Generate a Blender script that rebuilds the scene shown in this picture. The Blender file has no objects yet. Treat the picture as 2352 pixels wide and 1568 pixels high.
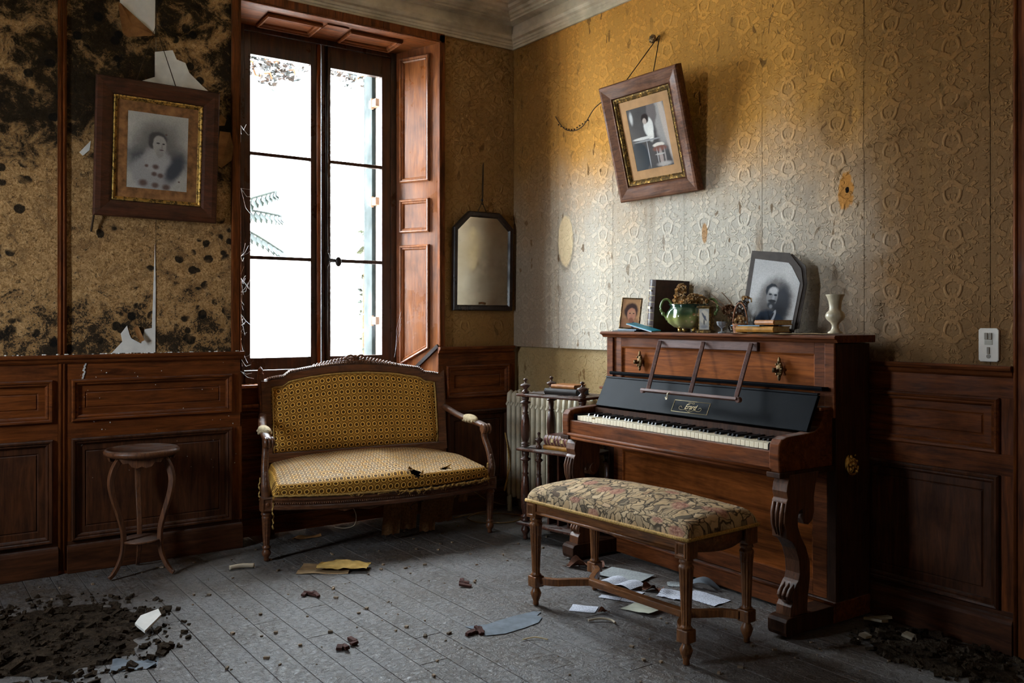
import bpy, math, random
from mathutils import Vector, Matrix, Euler
from mathutils import noise as mnoise

random.seed(7)
S = bpy.context.scene
COL = S.collection
PI = math.pi

# ------------------------------------------------------------------ camera, world, light, exposure
cam_d = bpy.data.cameras.new('camera')
cam_d.sensor_width = 36.0
cam_d.lens = 2016.0 / 2352.0 * 36.0
cam_d.shift_y = (732.8 - 784.0) / 2352.0
cam_d.clip_start = 0.05
cam = bpy.data.objects.new('camera', cam_d)
COL.objects.link(cam)
cam.location = (-3.4848, -4.8843, 1.27)
cam.rotation_euler = (PI / 2, 0, -math.radians(35.4))
S.camera = cam

world = bpy.data.worlds.new('world')
S.world = world
world.use_nodes = True
wn = world.node_tree.nodes
bg = wn['Background']
bg.inputs['Color'].default_value = (0.80, 0.91, 1.0, 1)      # bright overcast sky
bg.inputs['Strength'].default_value = 30.0

S.view_settings.view_transform = 'Standard'
S.view_settings.look = 'None'
S.view_settings.gamma = 1.0
S.view_settings.use_curve_mapping = False
S.view_settings.exposure = 0.85
S.cycles.use_denoising = True
S.cycles.use_adaptive_sampling = True
S.cycles.adaptive_threshold = 0.08
S.cycles.adaptive_min_samples = 16
S.cycles.max_bounces = 6
S.cycles.diffuse_bounces = 4
S.cycles.glossy_bounces = 3
S.cycles.transparent_max_bounces = 12
S.cycles.sample_clamp_indirect = 8.0
S.cycles.caustics_reflective = False
S.cycles.caustics_refractive = False


def portal(name, loc, rot, sx, sy):
    d = bpy.data.lights.new(name, 'AREA')
    d.shape = 'RECTANGLE'
    d.size = sx
    d.size_y = sy
    d.cycles.is_portal = True
    o = bpy.data.objects.new(name, d)
    COL.objects.link(o)
    o.location = loc
    o.rotation_euler = rot


# sky light guides in the two window openings (they add no light of their own)
portal('daylight_portal', (-1.27, 0.47, 1.95), (-PI / 2, 0, 0), 1.1, 2.1)
portal('daylight_portal', (-4.84, -1.25, 1.75), (0, -PI / 2, 0), 1.2, 0.42)

# ------------------------------------------------------------------ helpers


def tag(o, label=None, cat=None, group=None, kind=None):
    if label: o['label'] = label
    if cat: o['category'] = cat
    if group: o['group'] = group
    if kind: o['kind'] = kind
    return o


def empty(name, loc=(0, 0, 0), rz=0.0, label=None, cat=None, group=None, kind=None, rot=None):
    o = bpy.data.objects.new(name, None)
    o.empty_display_size = 0.05
    COL.objects.link(o)
    o.location = loc
    o.rotation_euler = rot if rot else (0, 0, rz)
    return tag(o, label, cat, group, kind)


def copy_tree(o, parent=None):
    c = o.copy()
    COL.objects.link(c)
    c.parent = parent
    for ch in list(o.children):
        copy_tree(ch, c)
    return c


class MB:
    """collects geometry for ONE mesh object"""

    def __init__(s):
        s.v = []; s.f = []; s.sm = []; s.uv = {}

    def add(s, vs, fs, smooth=False, uvs=None):
        b = len(s.v)
        s.v.extend([tuple(p) for p in vs])
        if uvs:
            for i, u in enumerate(uvs): s.uv[b + i] = u
        for f in fs:
            s.f.append([b + i for i in f]); s.sm.append(smooth)
        return s

    def box(s, x0, x1, y0, y1, z0, z1):
        v = [(x0, y0, z0), (x1, y0, z0), (x1, y1, z0), (x0, y1, z0), (x0, y0, z1), (x1, y0, z1), (x1, y1, z1), (x0, y1, z1)]
        f = [(0, 3, 2, 1), (4, 5, 6, 7), (0, 1, 5, 4), (1, 2, 6, 5), (2, 3, 7, 6), (3, 0, 4, 7)]
        return s.add(v, f)

    def obox(s, c, size, rot=(0, 0, 0)):
        m = Euler(rot).to_matrix(); c = Vector(c)
        x, y, z = size[0] / 2, size[1] / 2, size[2] / 2
        v = [c + m @ Vector(p) for p in [(-x, -y, -z), (x, -y, -z), (x, y, -z), (-x, y, -z), (-x, -y, z), (x, -y, z), (x, y, z), (-x, y, z)]]
        return s.add(v, [(0, 3, 2, 1), (4, 5, 6, 7), (0, 1, 5, 4), (1, 2, 6, 5), (2, 3, 7, 6), (3, 0, 4, 7)])

    def bar(s, a, b, w, h, up=(0, 0, 1)):
        a = Vector(a); b = Vector(b); d = (b - a).normalized(); up = Vector(up)
        r = d.cross(up)
        if r.length < 1e-4: r = Vector((1, 0, 0))
        r.normalize(); u = r.cross(d)
        v = []
        for p in (a, b):
            for i, j in ((-1, -1), (1, -1), (1, 1), (-1, 1)):
                v.append(p + r * (i * w / 2) + u * (j * h / 2))
        return s.add(v, [(0, 1, 2, 3), (7, 6, 5, 4), (0, 4, 5, 1), (1, 5, 6, 2), (2, 6, 7, 3), (3, 7, 4, 0)])

    def prism(s, pts, fn, smooth=False):
        """pts 2D outline; fn(p, k) -> 3D point for k = 0, 1"""
        n = len(pts)
        v = [fn(p, 0) for p in pts] + [fn(p, 1) for p in pts]
        f = [tuple(range(n))[::-1], tuple(range(n, 2 * n))]
        f += [(i, (i + 1) % n, n + (i + 1) % n, n + i) for i in range(n)]
        return s.add(v, f, smooth)

    def lathe(s, prof, n=20, c=(0, 0, 0), flute=None, smooth=True, ang=0.0, arc=2 * PI, sx=1.0, sy=1.0):
        """prof [(r,z)]; flute (count, depth, z0, z1)"""
        v = []; f = []; m = len(prof); full = abs(arc - 2 * PI) < 1e-6
        k = n if full else n + 1
        for r, z in prof:
            for i in range(k):
                t = ang + arc * i / n; rr = r
                if flute and flute[2] <= z <= flute[3]:
                    rr = r * (1 - flute[1] * (0.5 + 0.5 * math.cos(flute[0] * t)))
                v.append((c[0] + rr * math.cos(t) * sx, c[1] + rr * math.sin(t) * sy, c[2] + z))
        for j in range(m - 1):
            for i in range(n):
                a = j * k + i; b = j * k + (i + 1) % k
                f.append((a, b, b + k, a + k))
        s.add(v, f, smooth)
        if full:
            b0 = len(s.v) - len(v)
            if prof[0][0] > 1e-5: s.f.append([b0 + i for i in range(n)][::-1]); s.sm.append(False)
            if prof[-1][0] > 1e-5: s.f.append([b0 + (m - 1) * k + i for i in range(n)]); s.sm.append(False)
        return s

    def tube(s, pts, r, n=8, sx=1.0, sy=1.0, up=(0, 0, 1), cap=True, smooth=True):
        pts = [Vector(p) for p in pts]; up = Vector(up)
        R = r if isinstance(r, (list, tuple)) else [r] * len(pts)
        v = []; f = []
        for i, p in enumerate(pts):
            d = (pts[min(i + 1, len(pts) - 1)] - pts[max(i - 1, 0)])
            if d.length < 1e-9: d = Vector((0, 0, 1))
            d.normalize()
            a = d.cross(up)
            if a.length < 1e-3: a = d.cross(Vector((0.31, 0.95, 0)))
            a.normalize(); b = a.cross(d)
            for k in range(n):
                t = 2 * PI * (k + 0.5) / n
                v.append(p + a * (math.cos(t) * R[i] * sx) + b * (math.sin(t) * R[i] * sy))
        for i in range(len(pts) - 1):
            for k in range(n):
                q = i * n + k; w = i * n + (k + 1) % n
                f.append((q, q + n, w + n, w))
        s.add(v, f, smooth)
        if cap:
            b0 = len(s.v) - len(v)
            s.f.append([b0 + k for k in range(n)]); s.sm.append(False)
            s.f.append([b0 + (len(pts) - 1) * n + k for k in range(n)][::-1]); s.sm.append(False)
        return s

    def grid(s, fn, nu, nv, skip=None, smooth=True, uvfn=None):
        v = []; f = []; uvs = []
        for j in range(nv + 1):
            for i in range(nu + 1):
                u, w = i / nu, j / nv
                v.append(fn(u, w)); uvs.append(uvfn(u, w) if uvfn else (u, w))
        for j in range(nv):
            for i in range(nu):
                if skip and skip((i + .5) / nu, (j + .5) / nv): continue
                a = j * (nu + 1) + i
                f.append((a, a + 1, a + nu + 2, a + nu + 1))
        return s.add(v, f, smooth, uvs)

    def ball(s, c, r, n=10, m=6, sc=(1, 1, 1)):
        prof = [(r * math.sin(PI * i / m) if 0 < i < m else 0.0, -r * math.cos(PI * i / m)) for i in range(m + 1)]
        b0 = len(s.v)
        s.lathe(prof, n)
        for i in range(b0, len(s.v)):
            p = s.v[i]; s.v[i] = (c[0] + p[0] * sc[0], c[1] + p[1] * sc[1], c[2] + p[2] * sc[2])
        return s

    def rings(s, pts, levels, cap=True, out=-1, y0=0.0, back=None):
        """convex outline pts (x,z) counter-clockwise seen from the room; levels [(inset, height)]; height goes to -Y"""
        loops = []
        for ins, h in levels:
            q = inset(pts, ins)
            loops.append([(x, y0 + out * h, z) for x, z in q])
        n = len(pts); v = [p for l in loops for p in l]; f = []
        for k in range(len(loops) - 1):
            for i in range(n):
                j = (i + 1) % n
                f.append((k * n + i, k * n + j, (k + 1) * n + j, (k + 1) * n + i))
        if cap: f.append(tuple(range((len(loops) - 1) * n, len(loops) * n)))
        if back is not None: f.append(tuple(range(n))[::-1])
        return s.add(v, f)

    def build(s, name, mat, parent=None, loc=(0, 0, 0), rot=(0, 0, 0), bevel=0.0, sub=0, label=None, cat=None, group=None, kind=None):
        me = bpy.data.meshes.new(name)
        me.from_pydata(s.v, [], s.f)
        me.polygons.foreach_set('use_smooth', s.sm)
        if s.uv:
            ul = me.uv_layers.new(name='UVMap')
            for lp in me.loops:
                ul.data[lp.index].uv = s.uv.get(lp.vertex_index, (0, 0))
        me.validate(); me.update()
        if isinstance(mat, (list, tuple)):
            for m in mat: me.materials.append(m)
        else:
            me.materials.append(mat)
        o = bpy.data.objects.new(name, me)
        COL.objects.link(o)
        o.location = loc; o.rotation_euler = rot
        if parent: o.parent = parent
        if bevel:
            b = o.modifiers.new('edge', 'BEVEL'); b.width = bevel; b.segments = 2; b.limit_method = 'ANGLE'; b.angle_limit = math.radians(50)
            b.harden_normals = False
        if sub:
            d = o.modifiers.new('smooth', 'SUBSURF'); d.levels = sub; d.render_levels = sub
        return tag(o, label, cat, group, kind)


def inst(o, parent, loc, rot=(0, 0, 0), scale=(1, 1, 1)):
    c = o.copy(); COL.objects.link(c); c.parent = parent
    c.location = loc; c.rotation_euler = rot; c.scale = scale
    return c


def inset(pts, d):
    n = len(pts)
    if abs(d) < 1e-9: return list(pts)
    out = []
    for i in range(n):
        p0 = Vector(pts[i - 1]); p1 = Vector(pts[i]); p2 = Vector(pts[(i + 1) % n])
        e1 = (p1 - p0).normalized(); e2 = (p2 - p1).normalized()
        n1 = Vector((-e1.y, e1.x)); n2 = Vector((-e2.y, e2.x))
        b = n1 + n2
        k = d / max(0.2, (1 + n1.dot(n2)))
        out.append((p1.x + b.x * k, p1.y + b.y * k))
    return out


def rect(x0, x1, z0, z1):
    return [(x0, z0), (x1, z0), (x1, z1), (x0, z1)]


def catmull(pts, k=6):
    pts = [Vector(p) for p in pts]; out = []
    for i in range(len(pts) - 1):
        p0 = pts[max(i - 1, 0)]; p1 = pts[i]; p2 = pts[i + 1]; p3 = pts[min(i + 2, len(pts) - 1)]
        for j in range(k):
            t = j / k
            out.append(0.5 * ((2 * p1) + (p2 - p0) * t + (2 * p0 - 5 * p1 + 4 * p2 - p3) * t * t + (3 * p1 - p0 - 3 * p2 + p3) * t ** 3))
    out.append(pts[-1])
    return out


# ------------------------------------------------------------------ materials


class NT:
    def __init__(s, name, rough=0.6, spec=0.35, metal=0.0):
        s.m = bpy.data.materials.new(name); s.m.use_nodes = True
        s.t = s.m.node_tree; s.b = s.t.nodes['Principled BSDF']
        s.b.inputs['Roughness'].default_value = rough
        s.b.inputs['Specular IOR Level'].default_value = spec
        s.b.inputs['Metallic'].default_value = metal

    def put(s, sock, val):
        if hasattr(val, 'is_output') or isinstance(val, bpy.types.NodeSocket):
            s.t.links.new(val, sock)
        elif isinstance(val, (tuple, list)):
            if sock.type == 'RGBA':
                sock.default_value = tuple(val) if len(val) == 4 else (*val, 1)
            else:
                sock.default_value = tuple(val)
        else:
            sock.default_value = val

    def node(s, typ, ins=None, out=0, **pr):
        n = s.t.nodes.new(typ)
        for k, v in pr.items(): setattr(n, k, v)
        for k, v in (ins or {}).items(): s.put(n.inputs[k], v)
        return n.outputs[out]

    def obj(s): return s.node('ShaderNodeTexCoord', out=3)
    def uv(s): return s.node('ShaderNodeTexCoord', out=2)
    def pos(s): return s.node('ShaderNodeNewGeometry', out=0)
    def rnd(s): return s.node('ShaderNodeObjectInfo', out='Random')

    def sep(s, v):
        n = s.t.nodes.new('ShaderNodeSeparateXYZ'); s.put(n.inputs[0], v)
        return n.outputs[0], n.outputs[1], n.outputs[2]

    def comb(s, x=0.0, y=0.0, z=0.0): return s.node('ShaderNodeCombineXYZ', {0: x, 1: y, 2: z})
    def map(s, v, scale=(1, 1, 1), loc=(0, 0, 0), rot=(0, 0, 0)):
        return s.node('ShaderNodeMapping', {'Vector': v, 'Scale': scale, 'Location': loc, 'Rotation': rot})
    def math(s, op, a, b=0.0, c=0.0, clamp=False): return s.node('ShaderNodeMath', {0: a, 1: b, 2: c}, operation=op, use_clamp=clamp)
    def vmath(s, op, a, b): return s.node('ShaderNodeVectorMath', {0: a, 1: b}, operation=op)
    def noise(s, v, scale=5.0, detail=3.0, rough=0.55, dist=0.0):
        return s.node('ShaderNodeTexNoise', {'Vector': v, 'Scale': scale, 'Detail': detail, 'Roughness': rough, 'Distortion': dist})
    def voro(s, v, scale=5.0, feature='F1', out=0, rnd=1.0):
        return s.node('ShaderNodeTexVoronoi', {'Vector': v, 'Scale': scale, 'Randomness': rnd}, out=out, feature=feature)
    def mr(s, v, a, b, c=0.0, d=1.0, smooth=True):
        return s.node('ShaderNodeMapRange', {0: v, 1: a, 2: b, 3: c, 4: d}, interpolation_type='SMOOTHSTEP' if smooth else 'LINEAR')
    def ramp(s, v, stops):
        n = s.t.nodes.new('ShaderNodeValToRGB'); s.put(n.inputs[0], v)
        e = n.color_ramp.elements
        while len(e) < len(stops): e.new(0.5)
        for i, (p, c) in enumerate(stops): e[i].position = p; e[i].color = (*c, 1)
        return n.outputs[0]
    def mix(s, f, a, b, mode='MIX'):
        n = s.t.nodes.new('ShaderNodeMix'); n.data_type = 'RGBA'; n.blend_type = mode
        s.put(n.inputs[0], f); s.put(n.inputs[6], a); s.put(n.inputs[7], b)
        return n.outputs[2]
    def bump(s, h, strength=0.3, dist=0.01, prev=None):
        d = {'Height': h, 'Strength': strength, 'Distance': dist}
        if prev is not None: d['Normal'] = prev
        return s.node('ShaderNodeBump', d)
    def done(s, col=None, rough=None, normal=None):
        if col is not None: s.put(s.b.inputs['Base Color'], col)
        if rough is not None: s.put(s.b.inputs['Roughness'], rough)
        if normal is not None: s.put(s.b.inputs['Normal'], normal)
        return s.m


def flat(name, col, rough=0.6, spec=0.3, metal=0.0, var=0.25, scale=20.0, bump=0.1):
    t = NT(name, rough, spec, metal)
    n = t.noise(t.obj(), scale, 4, 0.6)
    c = t.ramp(n, [(0.3, tuple(x * (1 - var) for x in col)), (0.7, tuple(min(1, x * (1 + var)) for x in col))])
    return t.done(c, None, t.bump(n, bump, 0.003) if bump else None)


def wood(name, dark, light, axis='x', rough=0.42, spec=0.4, scale=1.0, dust=0.0, bump=0.25, worn=None):
    t = NT(name, rough, spec)
    o = t.obj()
    off = t.math('MULTIPLY', t.rnd(), 7.3)
    v = t.vmath('ADD', o, t.comb(off, off, off))
    a, c = 1.6 * scale, 17.0 * scale
    sc = {'x': (a, c, c), 'y': (c, a, c), 'z': (c, c, a)}[axis]
    vv = t.map(v, sc)
    n1 = t.noise(vv, 1.6, 6, 0.62, 1.4)
    n2 = t.noise(t.map(v, tuple(x * 5 for x in sc)), 2.0, 3, 0.6)
    g = t.math('ADD', t.math('MULTIPLY', n1, 0.75), t.math('MULTIPLY', n2, 0.25))
    col = t.ramp(g, [(0.34, dark), (0.52, tuple((x + y) / 2 for x, y in zip(dark, light))), (0.68, light)])
    w = t.noise(v, 3.5 * scale, 5, 0.65)
    col = t.mix(t.mr(w, 0.5, 0.75, 0.0, 0.55), col, tuple(x * 0.4 for x in dark))
    if worn:
        col = t.mix(t.mr(t.noise(v, 8, 6, 0.7), 0.56, 0.72, 0, 0.8), col, worn)
    r = t.mr(w, 0.3, 0.7, rough - 0.1, rough + 0.2)
    if dust:
        nz = t.sep(t.node('ShaderNodeNewGeometry', out=1))[2]
        k = t.math('MULTIPLY', t.mr(nz, 0.55, 0.95, 0, dust), t.mr(t.noise(v, 14, 5, 0.7), 0.3, 0.65))
        col = t.mix(k, col, (0.26, 0.25, 0.24))
        r = t.math('ADD', r, t.math('MULTIPLY', k, 0.4), clamp=True)
    return t.done(col, r, t.bump(g, bump, 0.004))


def gold(name, col=(0.62, 0.38, 0.10), rough=0.38, dirt=0.5):
    t = NT(name, rough, 0.5, 0.85)
    n = t.noise(t.obj(), 60, 5, 0.7)
    k = t.mr(n, 0.62 - dirt * 0.25, 0.75 - dirt * 0.2, 0, 0.85)
    return t.done(t.mix(k, col, (0.05, 0.03, 0.015)), t.mr(k, 0, 1, rough, 0.8), t.bump(n, 0.5, 0.004))


def picture(name, base, shapes, rough=0.35, grain=0.12):
    """flat print: soft ellipses (cx, cz, rx, rz, colour, softness[, rot]) painted over base in the print's own x/z"""
    t = NT(name, rough, 0.12)
    o = t.obj(); x, _, z = t.sep(o)
    col = t.ramp(t.noise(o, 9, 3), [(0.3, tuple(c * 0.86 for c in base)), (0.7, tuple(min(1, c * 1.1) for c in base))])
    wob = t.noise(o, 28, 3, 0.6)
    for s in shapes:
        cx, cz, rx, rz, c, soft = s[:6]
        dx = t.math('SUBTRACT', x, cx); dz = t.math('SUBTRACT', z, cz)
        if len(s) > 6:
            ca, sa = math.cos(s[6]), math.sin(s[6])
            ex = t.math('ADD', t.math('MULTIPLY', dx, ca), t.math('MULTIPLY', dz, sa))
            ez = t.math('SUBTRACT', t.math('MULTIPLY', dz, ca), t.math('MULTIPLY', dx, sa))
            dx, dz = ex, ez
        dx = t.math('DIVIDE', dx, rx); dz = t.math('DIVIDE', dz, rz)
        d = t.math('SQRT', t.math('ADD', t.math('MULTIPLY', dx, dx), t.math('MULTIPLY', dz, dz)))
        d = t.math('ADD', d, t.math('MULTIPLY', t.math('SUBTRACT', wob, 0.5), 0.35))
        col = t.mix(t.mr(d, 1 - soft, 1 + soft, 1, 0), col, c)
    g = t.noise(o, 260, 2, 0.7)
    col = t.mix(t.mr(g, 0.35, 0.65, 0, grain), col, (0.05, 0.04, 0.035))
    return t.done(col)


M = {}
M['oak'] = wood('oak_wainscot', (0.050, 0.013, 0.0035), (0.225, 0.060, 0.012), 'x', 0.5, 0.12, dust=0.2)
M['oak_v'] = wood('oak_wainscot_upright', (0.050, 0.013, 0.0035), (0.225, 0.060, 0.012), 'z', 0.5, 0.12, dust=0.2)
M['oak_low'] = wood('dark_oak_lower_panel', (0.026, 0.009, 0.004), (0.105, 0.034, 0.012), 'z', 0.5, 0.15, dust=0.2)  # darker oak tone for lower panels, skirting and bottom rail
M['oak_lowx'] = wood('dark_oak_skirting', (0.026, 0.009, 0.004), (0.105, 0.034, 0.012), 'x', 0.5, 0.15, dust=0.2)
M['reveal'] = wood('oak_shutter_board', (0.13, 0.036, 0.010), (0.40, 0.135, 0.040), 'z', 0.30, 0.45, scale=0.8)
M['frame_wood'] = wood('window_wood', (0.022, 0.009, 0.006), (0.085, 0.030, 0.012), 'z', 0.33, 0.45)
M['piano'] = wood('piano_rosewood', (0.055, 0.015, 0.005), (0.24, 0.068, 0.018), 'x', 0.5, 0.10, scale=1.0, dust=0.5)
M['piano_fig'] = wood('piano_burl', (0.075, 0.018, 0.004), (0.42, 0.118, 0.022), 'x', 0.55, 0.06, scale=0.55)
M['piano_dark'] = wood('piano_case', (0.022, 0.008, 0.004), (0.070, 0.026, 0.011), 'z', 0.5, 0.15)
M['desk'] = wood('music_desk_wood', (0.075, 0.035, 0.028), (0.19, 0.095, 0.075), 'x', 0.5, 0.3, scale=2.0, dust=0.3)
M['walnut'] = wood('bench_walnut', (0.075, 0.026, 0.008), (0.30, 0.115, 0.036), 'z', 0.32, 0.45, scale=2.0)
M['walnut_x'] = wood('bench_walnut_rail', (0.075, 0.026, 0.008), (0.30, 0.115, 0.036), 'x', 0.32, 0.45, scale=2.0)
M['settee_wood'] = wood('settee_wood', (0.045, 0.015, 0.006), (0.20, 0.072, 0.026), 'x', 0.36, 0.45, scale=2.0, dust=0.35)
M['stand'] = wood('stand_wood', (0.045, 0.016, 0.007), (0.19, 0.070, 0.027), 'z', 0.4, 0.4, scale=2.0, dust=0.3)
M['ebony'] = wood('etagere_wood', (0.026, 0.009, 0.006), (0.11, 0.038, 0.020), 'z', 0.25, 0.55, scale=2.0, dust=0.55)
M['pframe'] = wood('picture_frame_wood', (0.060, 0.019, 0.006), (0.21, 0.072, 0.024), 'x', 0.55, 0.2, scale=1.6)
M['pframe_d'] = wood('dark_picture_frame_wood', (0.032, 0.010, 0.004), (0.11, 0.033, 0.012), 'x', 0.5, 0.25, scale=1.6)
M['mframe'] = wood('mirror_frame_wood', (0.010, 0.005, 0.004), (0.035, 0.015, 0.010), 'z', 0.35, 0.4, scale=2.0)
M['gilt'] = gold('gilt_liner', (0.55, 0.32, 0.08), 0.45, dirt=1.15)
M['gilt_b'] = gold('bright_gilt_liner', (0.72, 0.44, 0.12), 0.36, 0.7)
M['brass'] = gold('brass', (0.75, 0.50, 0.15), 0.25, 0.15)
M['brass_d'] = gold('dull_brass', (0.20, 0.12, 0.05), 0.42, 0.7)
M['black'] = flat('black_lacquer', (0.0035, 0.004, 0.0055), 0.42, 0.045, var=0.4, scale=9, bump=0.03)
M['ivory'] = flat('ivory', (0.85, 0.74, 0.55), 0.3, 0.45, var=0.18, scale=30, bump=0.0)
M['ebonykey'] = flat('ebony_key', (0.010, 0.010, 0.011), 0.22, 0.55, var=0.2, bump=0.0)
M['goldline'] = flat('gold_line', (0.72, 0.55, 0.28), 0.4, 0.4, var=0.1, bump=0)
M['plaster'] = flat('bare_plaster', (0.72, 0.69, 0.65), 0.9, 0.1, var=0.12, scale=12, bump=0.3)
M['cord'] = flat('cord', (0.05, 0.03, 0.018), 0.8, 0.1)
M['wire'] = flat('electric_wire', (0.24, 0.15, 0.06), 0.6, 0.2)
M['iron'] = flat('dark_iron', (0.035, 0.030, 0.030), 0.45, 0.4, metal=0.6)
M['rust'] = flat('rusty_iron', (0.30, 0.17, 0.10), 0.7, 0.2)

# ---- wall and floor materials


def m_wallpaper(name, base, rosy, motif=True, streak=False):
    t = NT(name, 0.9, 0.03)
    p = t.pos(); x, y, z = t.sep(p)
    h = t.math('ADD', x, y)                                  # runs along either wall
    a = t.math('PINGPONG', h, 0.132); b = t.math('PINGPONG', t.math('ADD', z, 0.02), 0.19)
    v = t.comb(a, b, 0.0)
    d = t.noise(v, 30, 2.5, 0.55, 0.8)
    # ring medallion in the middle of each repeat
    da = t.math('DIVIDE', t.math('SUBTRACT', a, 0.128), 0.030); db = t.math('DIVIDE', t.math('SUBTRACT', b, 0.10), 0.042)
    rr = t.math('SQRT', t.math('ADD', t.math('MULTIPLY', da, da), t.math('MULTIPLY', db, db)))
    ring = t.math('MULTIPLY', t.mr(rr, 0.7, 0.95), t.mr(rr, 1.05, 1.3, 1, 0))
    mot = t.math('MAXIMUM', t.mr(d, 0.50, 0.56), ring)
    big = t.noise(p, 1.3, 5, 0.6)
    col = t.mix(t.mr(big, 0.35, 0.68), base, rosy)
    if streak:                                               # brown staining plus painted light: pale pool over the piano, falloff towards the door
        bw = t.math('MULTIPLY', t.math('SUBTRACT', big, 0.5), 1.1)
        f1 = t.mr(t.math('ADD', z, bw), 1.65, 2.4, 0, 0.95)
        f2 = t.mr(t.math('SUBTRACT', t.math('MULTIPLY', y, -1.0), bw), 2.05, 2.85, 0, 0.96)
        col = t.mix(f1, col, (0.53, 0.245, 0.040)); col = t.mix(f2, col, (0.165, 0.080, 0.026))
    if motif:
        col = t.mix(t.math('MULTIPLY', mot, 0.55), col, t.mix(1.0, col, (1.42, 1.36, 1.30), 'MULTIPLY'))
    # brown foxing: small smears dragged downwards
    sm = t.noise(t.map(p, (17, 17, 8)), 1.0, 2, 0.5, 0.4)
    where = t.noise(p, 2.0, 2, 0.5)
    k = t.math('MULTIPLY', t.mr(sm, 0.655, 0.685), t.mr(where, 0.40, 0.56))
    col = t.mix(t.math('MULTIPLY', k, 0.75), col, (0.13, 0.065, 0.022))
    sp = t.voro(t.map(p, (1, 1, 1)), 26)
    k2 = t.math('MULTIPLY', t.mr(sp, 0.10, 0.16, 1, 0), t.mr(t.noise(p, 5, 2), 0.52, 0.6))
    col = t.mix(t.math('MULTIPLY', k2, 0.45), col, (0.15, 0.08, 0.03))
    fine = t.noise(p, 90, 4, 0.65)
    col = t.mix(t.mr(fine, 0.42, 0.7, 0, 0.22), col, (0.16, 0.10, 0.05))
    if streak:                                               # darker brown towards the corner, with brown streaks running down
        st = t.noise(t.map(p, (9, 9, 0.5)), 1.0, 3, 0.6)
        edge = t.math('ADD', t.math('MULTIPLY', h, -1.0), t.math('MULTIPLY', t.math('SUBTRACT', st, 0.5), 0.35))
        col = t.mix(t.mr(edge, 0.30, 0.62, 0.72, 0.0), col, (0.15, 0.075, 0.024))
        st2 = t.noise(t.map(p, (5, 5, 0.8)), 1.0, 4, 0.6)
        col = t.mix(t.mr(st2, 0.56, 0.76, 0, 0.55), col, (0.24, 0.125, 0.04))
        # ochre torn spot and the pale ghost of a plaque that once hung here
        for cy, cz, ry, rz, c, f in ((-2.553, 1.845, 0.042, 0.085, (0.46, 0.19, 0.035), 0.9), (-2.56, 1.845, 0.011, 0.016, (0.012, 0.008, 0.006), 1.0), (-1.72, 1.72, 0.020, 0.055, (0.42, 0.2, 0.06), 0.8),
                                     (-0.565, 1.74, 0.092, 0.175, (0.10, 0.055, 0.02), 0.45), (-0.565, 1.765, 0.078, 0.165, (0.86, 0.68, 0.42), 0.85),
                                     (-2.50, 2.20, 0.10, 0.17, (0.17, 0.085, 0.03), 0.42)):
            dy = t.math('DIVIDE', t.math('SUBTRACT', y, cy), ry); dz = t.math('DIVIDE', t.math('SUBTRACT', z, cz), rz)
            q = t.math('SQRT', t.math('ADD', t.math('MULTIPLY', dy, dy), t.math('MULTIPLY', dz, dz)))
            q = t.math('ADD', q, t.math('MULTIPLY', t.math('SUBTRACT', t.noise(p, 22, 3, 0.6), 0.5), 1.1 if f > 0.79 and cz > 1.8 else 0.25))
            col = t.mix(t.mr(q, 0.85, 1.05, f, 0), col, c)
    hgt = t.math('ADD', t.math('MULTIPLY', mot, 0.6), t.math('MULTIPLY', fine, 0.5))
    return t.done(col, None, t.bump(hgt, 0.8, 0.008))


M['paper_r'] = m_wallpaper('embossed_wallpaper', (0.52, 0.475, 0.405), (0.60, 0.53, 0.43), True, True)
M['paper_c'] = m_wallpaper('brown_wallpaper', (0.25, 0.130, 0.042), (0.32, 0.18, 0.065), False)


def m_mould(name):
    t = NT(name, 0.9, 0.1)
    p = t.pos(); x, y, z = t.sep(p)
    fine = t.noise(p, 55, 5, 0.7, 1.5)
    mid = t.noise(p, 9, 6, 0.68, 0.6)
    big = t.noise(p, 2.2, 4, 0.6, 0.4)
    col = t.ramp(fine, [(0.30, (0.10, 0.046, 0.014)), (0.47, (0.36, 0.195, 0.072)), (0.68, (0.66, 0.41, 0.19))])
    col = t.mix(t.mr(mid, 0.45, 0.66, 0, 0.7), col, (0.19, 0.10, 0.04))
    fl3 = t.noise(p, 120, 4, 0.75, 2.0)
    col = t.mix(t.mr(fl3, 0.56, 0.66, 0, 0.85), col, (0.80, 0.54, 0.29))
    col = t.mix(t.mr(t.noise(p, 34, 5, 0.75, 1.0), 0.55, 0.66, 0, 0.8), col, (0.05, 0.03, 0.014))
    up = t.math('ADD', t.mr(z, 1.70, 2.30, -0.15, 0.18), t.math('MULTIPLY', t.math('SUBTRACT', big, 0.5), 0.5))
    blk = t.math('ADD', t.math('ADD', t.math('MULTIPLY', mid, 0.62), t.math('MULTIPLY', t.math('SUBTRACT', fine, 0.5), 0.34)), up)
    col = t.mix(t.mr(blk, 0.36, 0.50, 0, 0.96), col, (0.012, 0.008, 0.005))
    # mottled mould low down and round black colonies
    low = t.math('ADD', t.math('MULTIPLY', fine, 0.55), t.math('ADD', t.math('MULTIPLY', mid, 0.5), t.mr(z, 1.1, 1.6, 0.06, -0.07)))
    col = t.mix(t.mr(low, 0.535, 0.60, 0, 0.93), col, (0.014, 0.011, 0.008))
    vd = t.voro(t.vmath('ADD', p, t.vmath('MULTIPLY', t.comb(mid, mid, mid), (0.03, 0.03, 0.03))), 14)
    k = t.math('MULTIPLY', t.mr(vd, 0.30, 0.38, 1, 0), t.mr(t.noise(p, 3.1, 3), 0.50, 0.55))
    col = t.mix(t.math('MULTIPLY', k, 0.93), col, (0.008, 0.007, 0.006))
    return t.done(col, None, t.bump(t.math('ADD', fine, mid), 0.7, 0.006))


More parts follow.
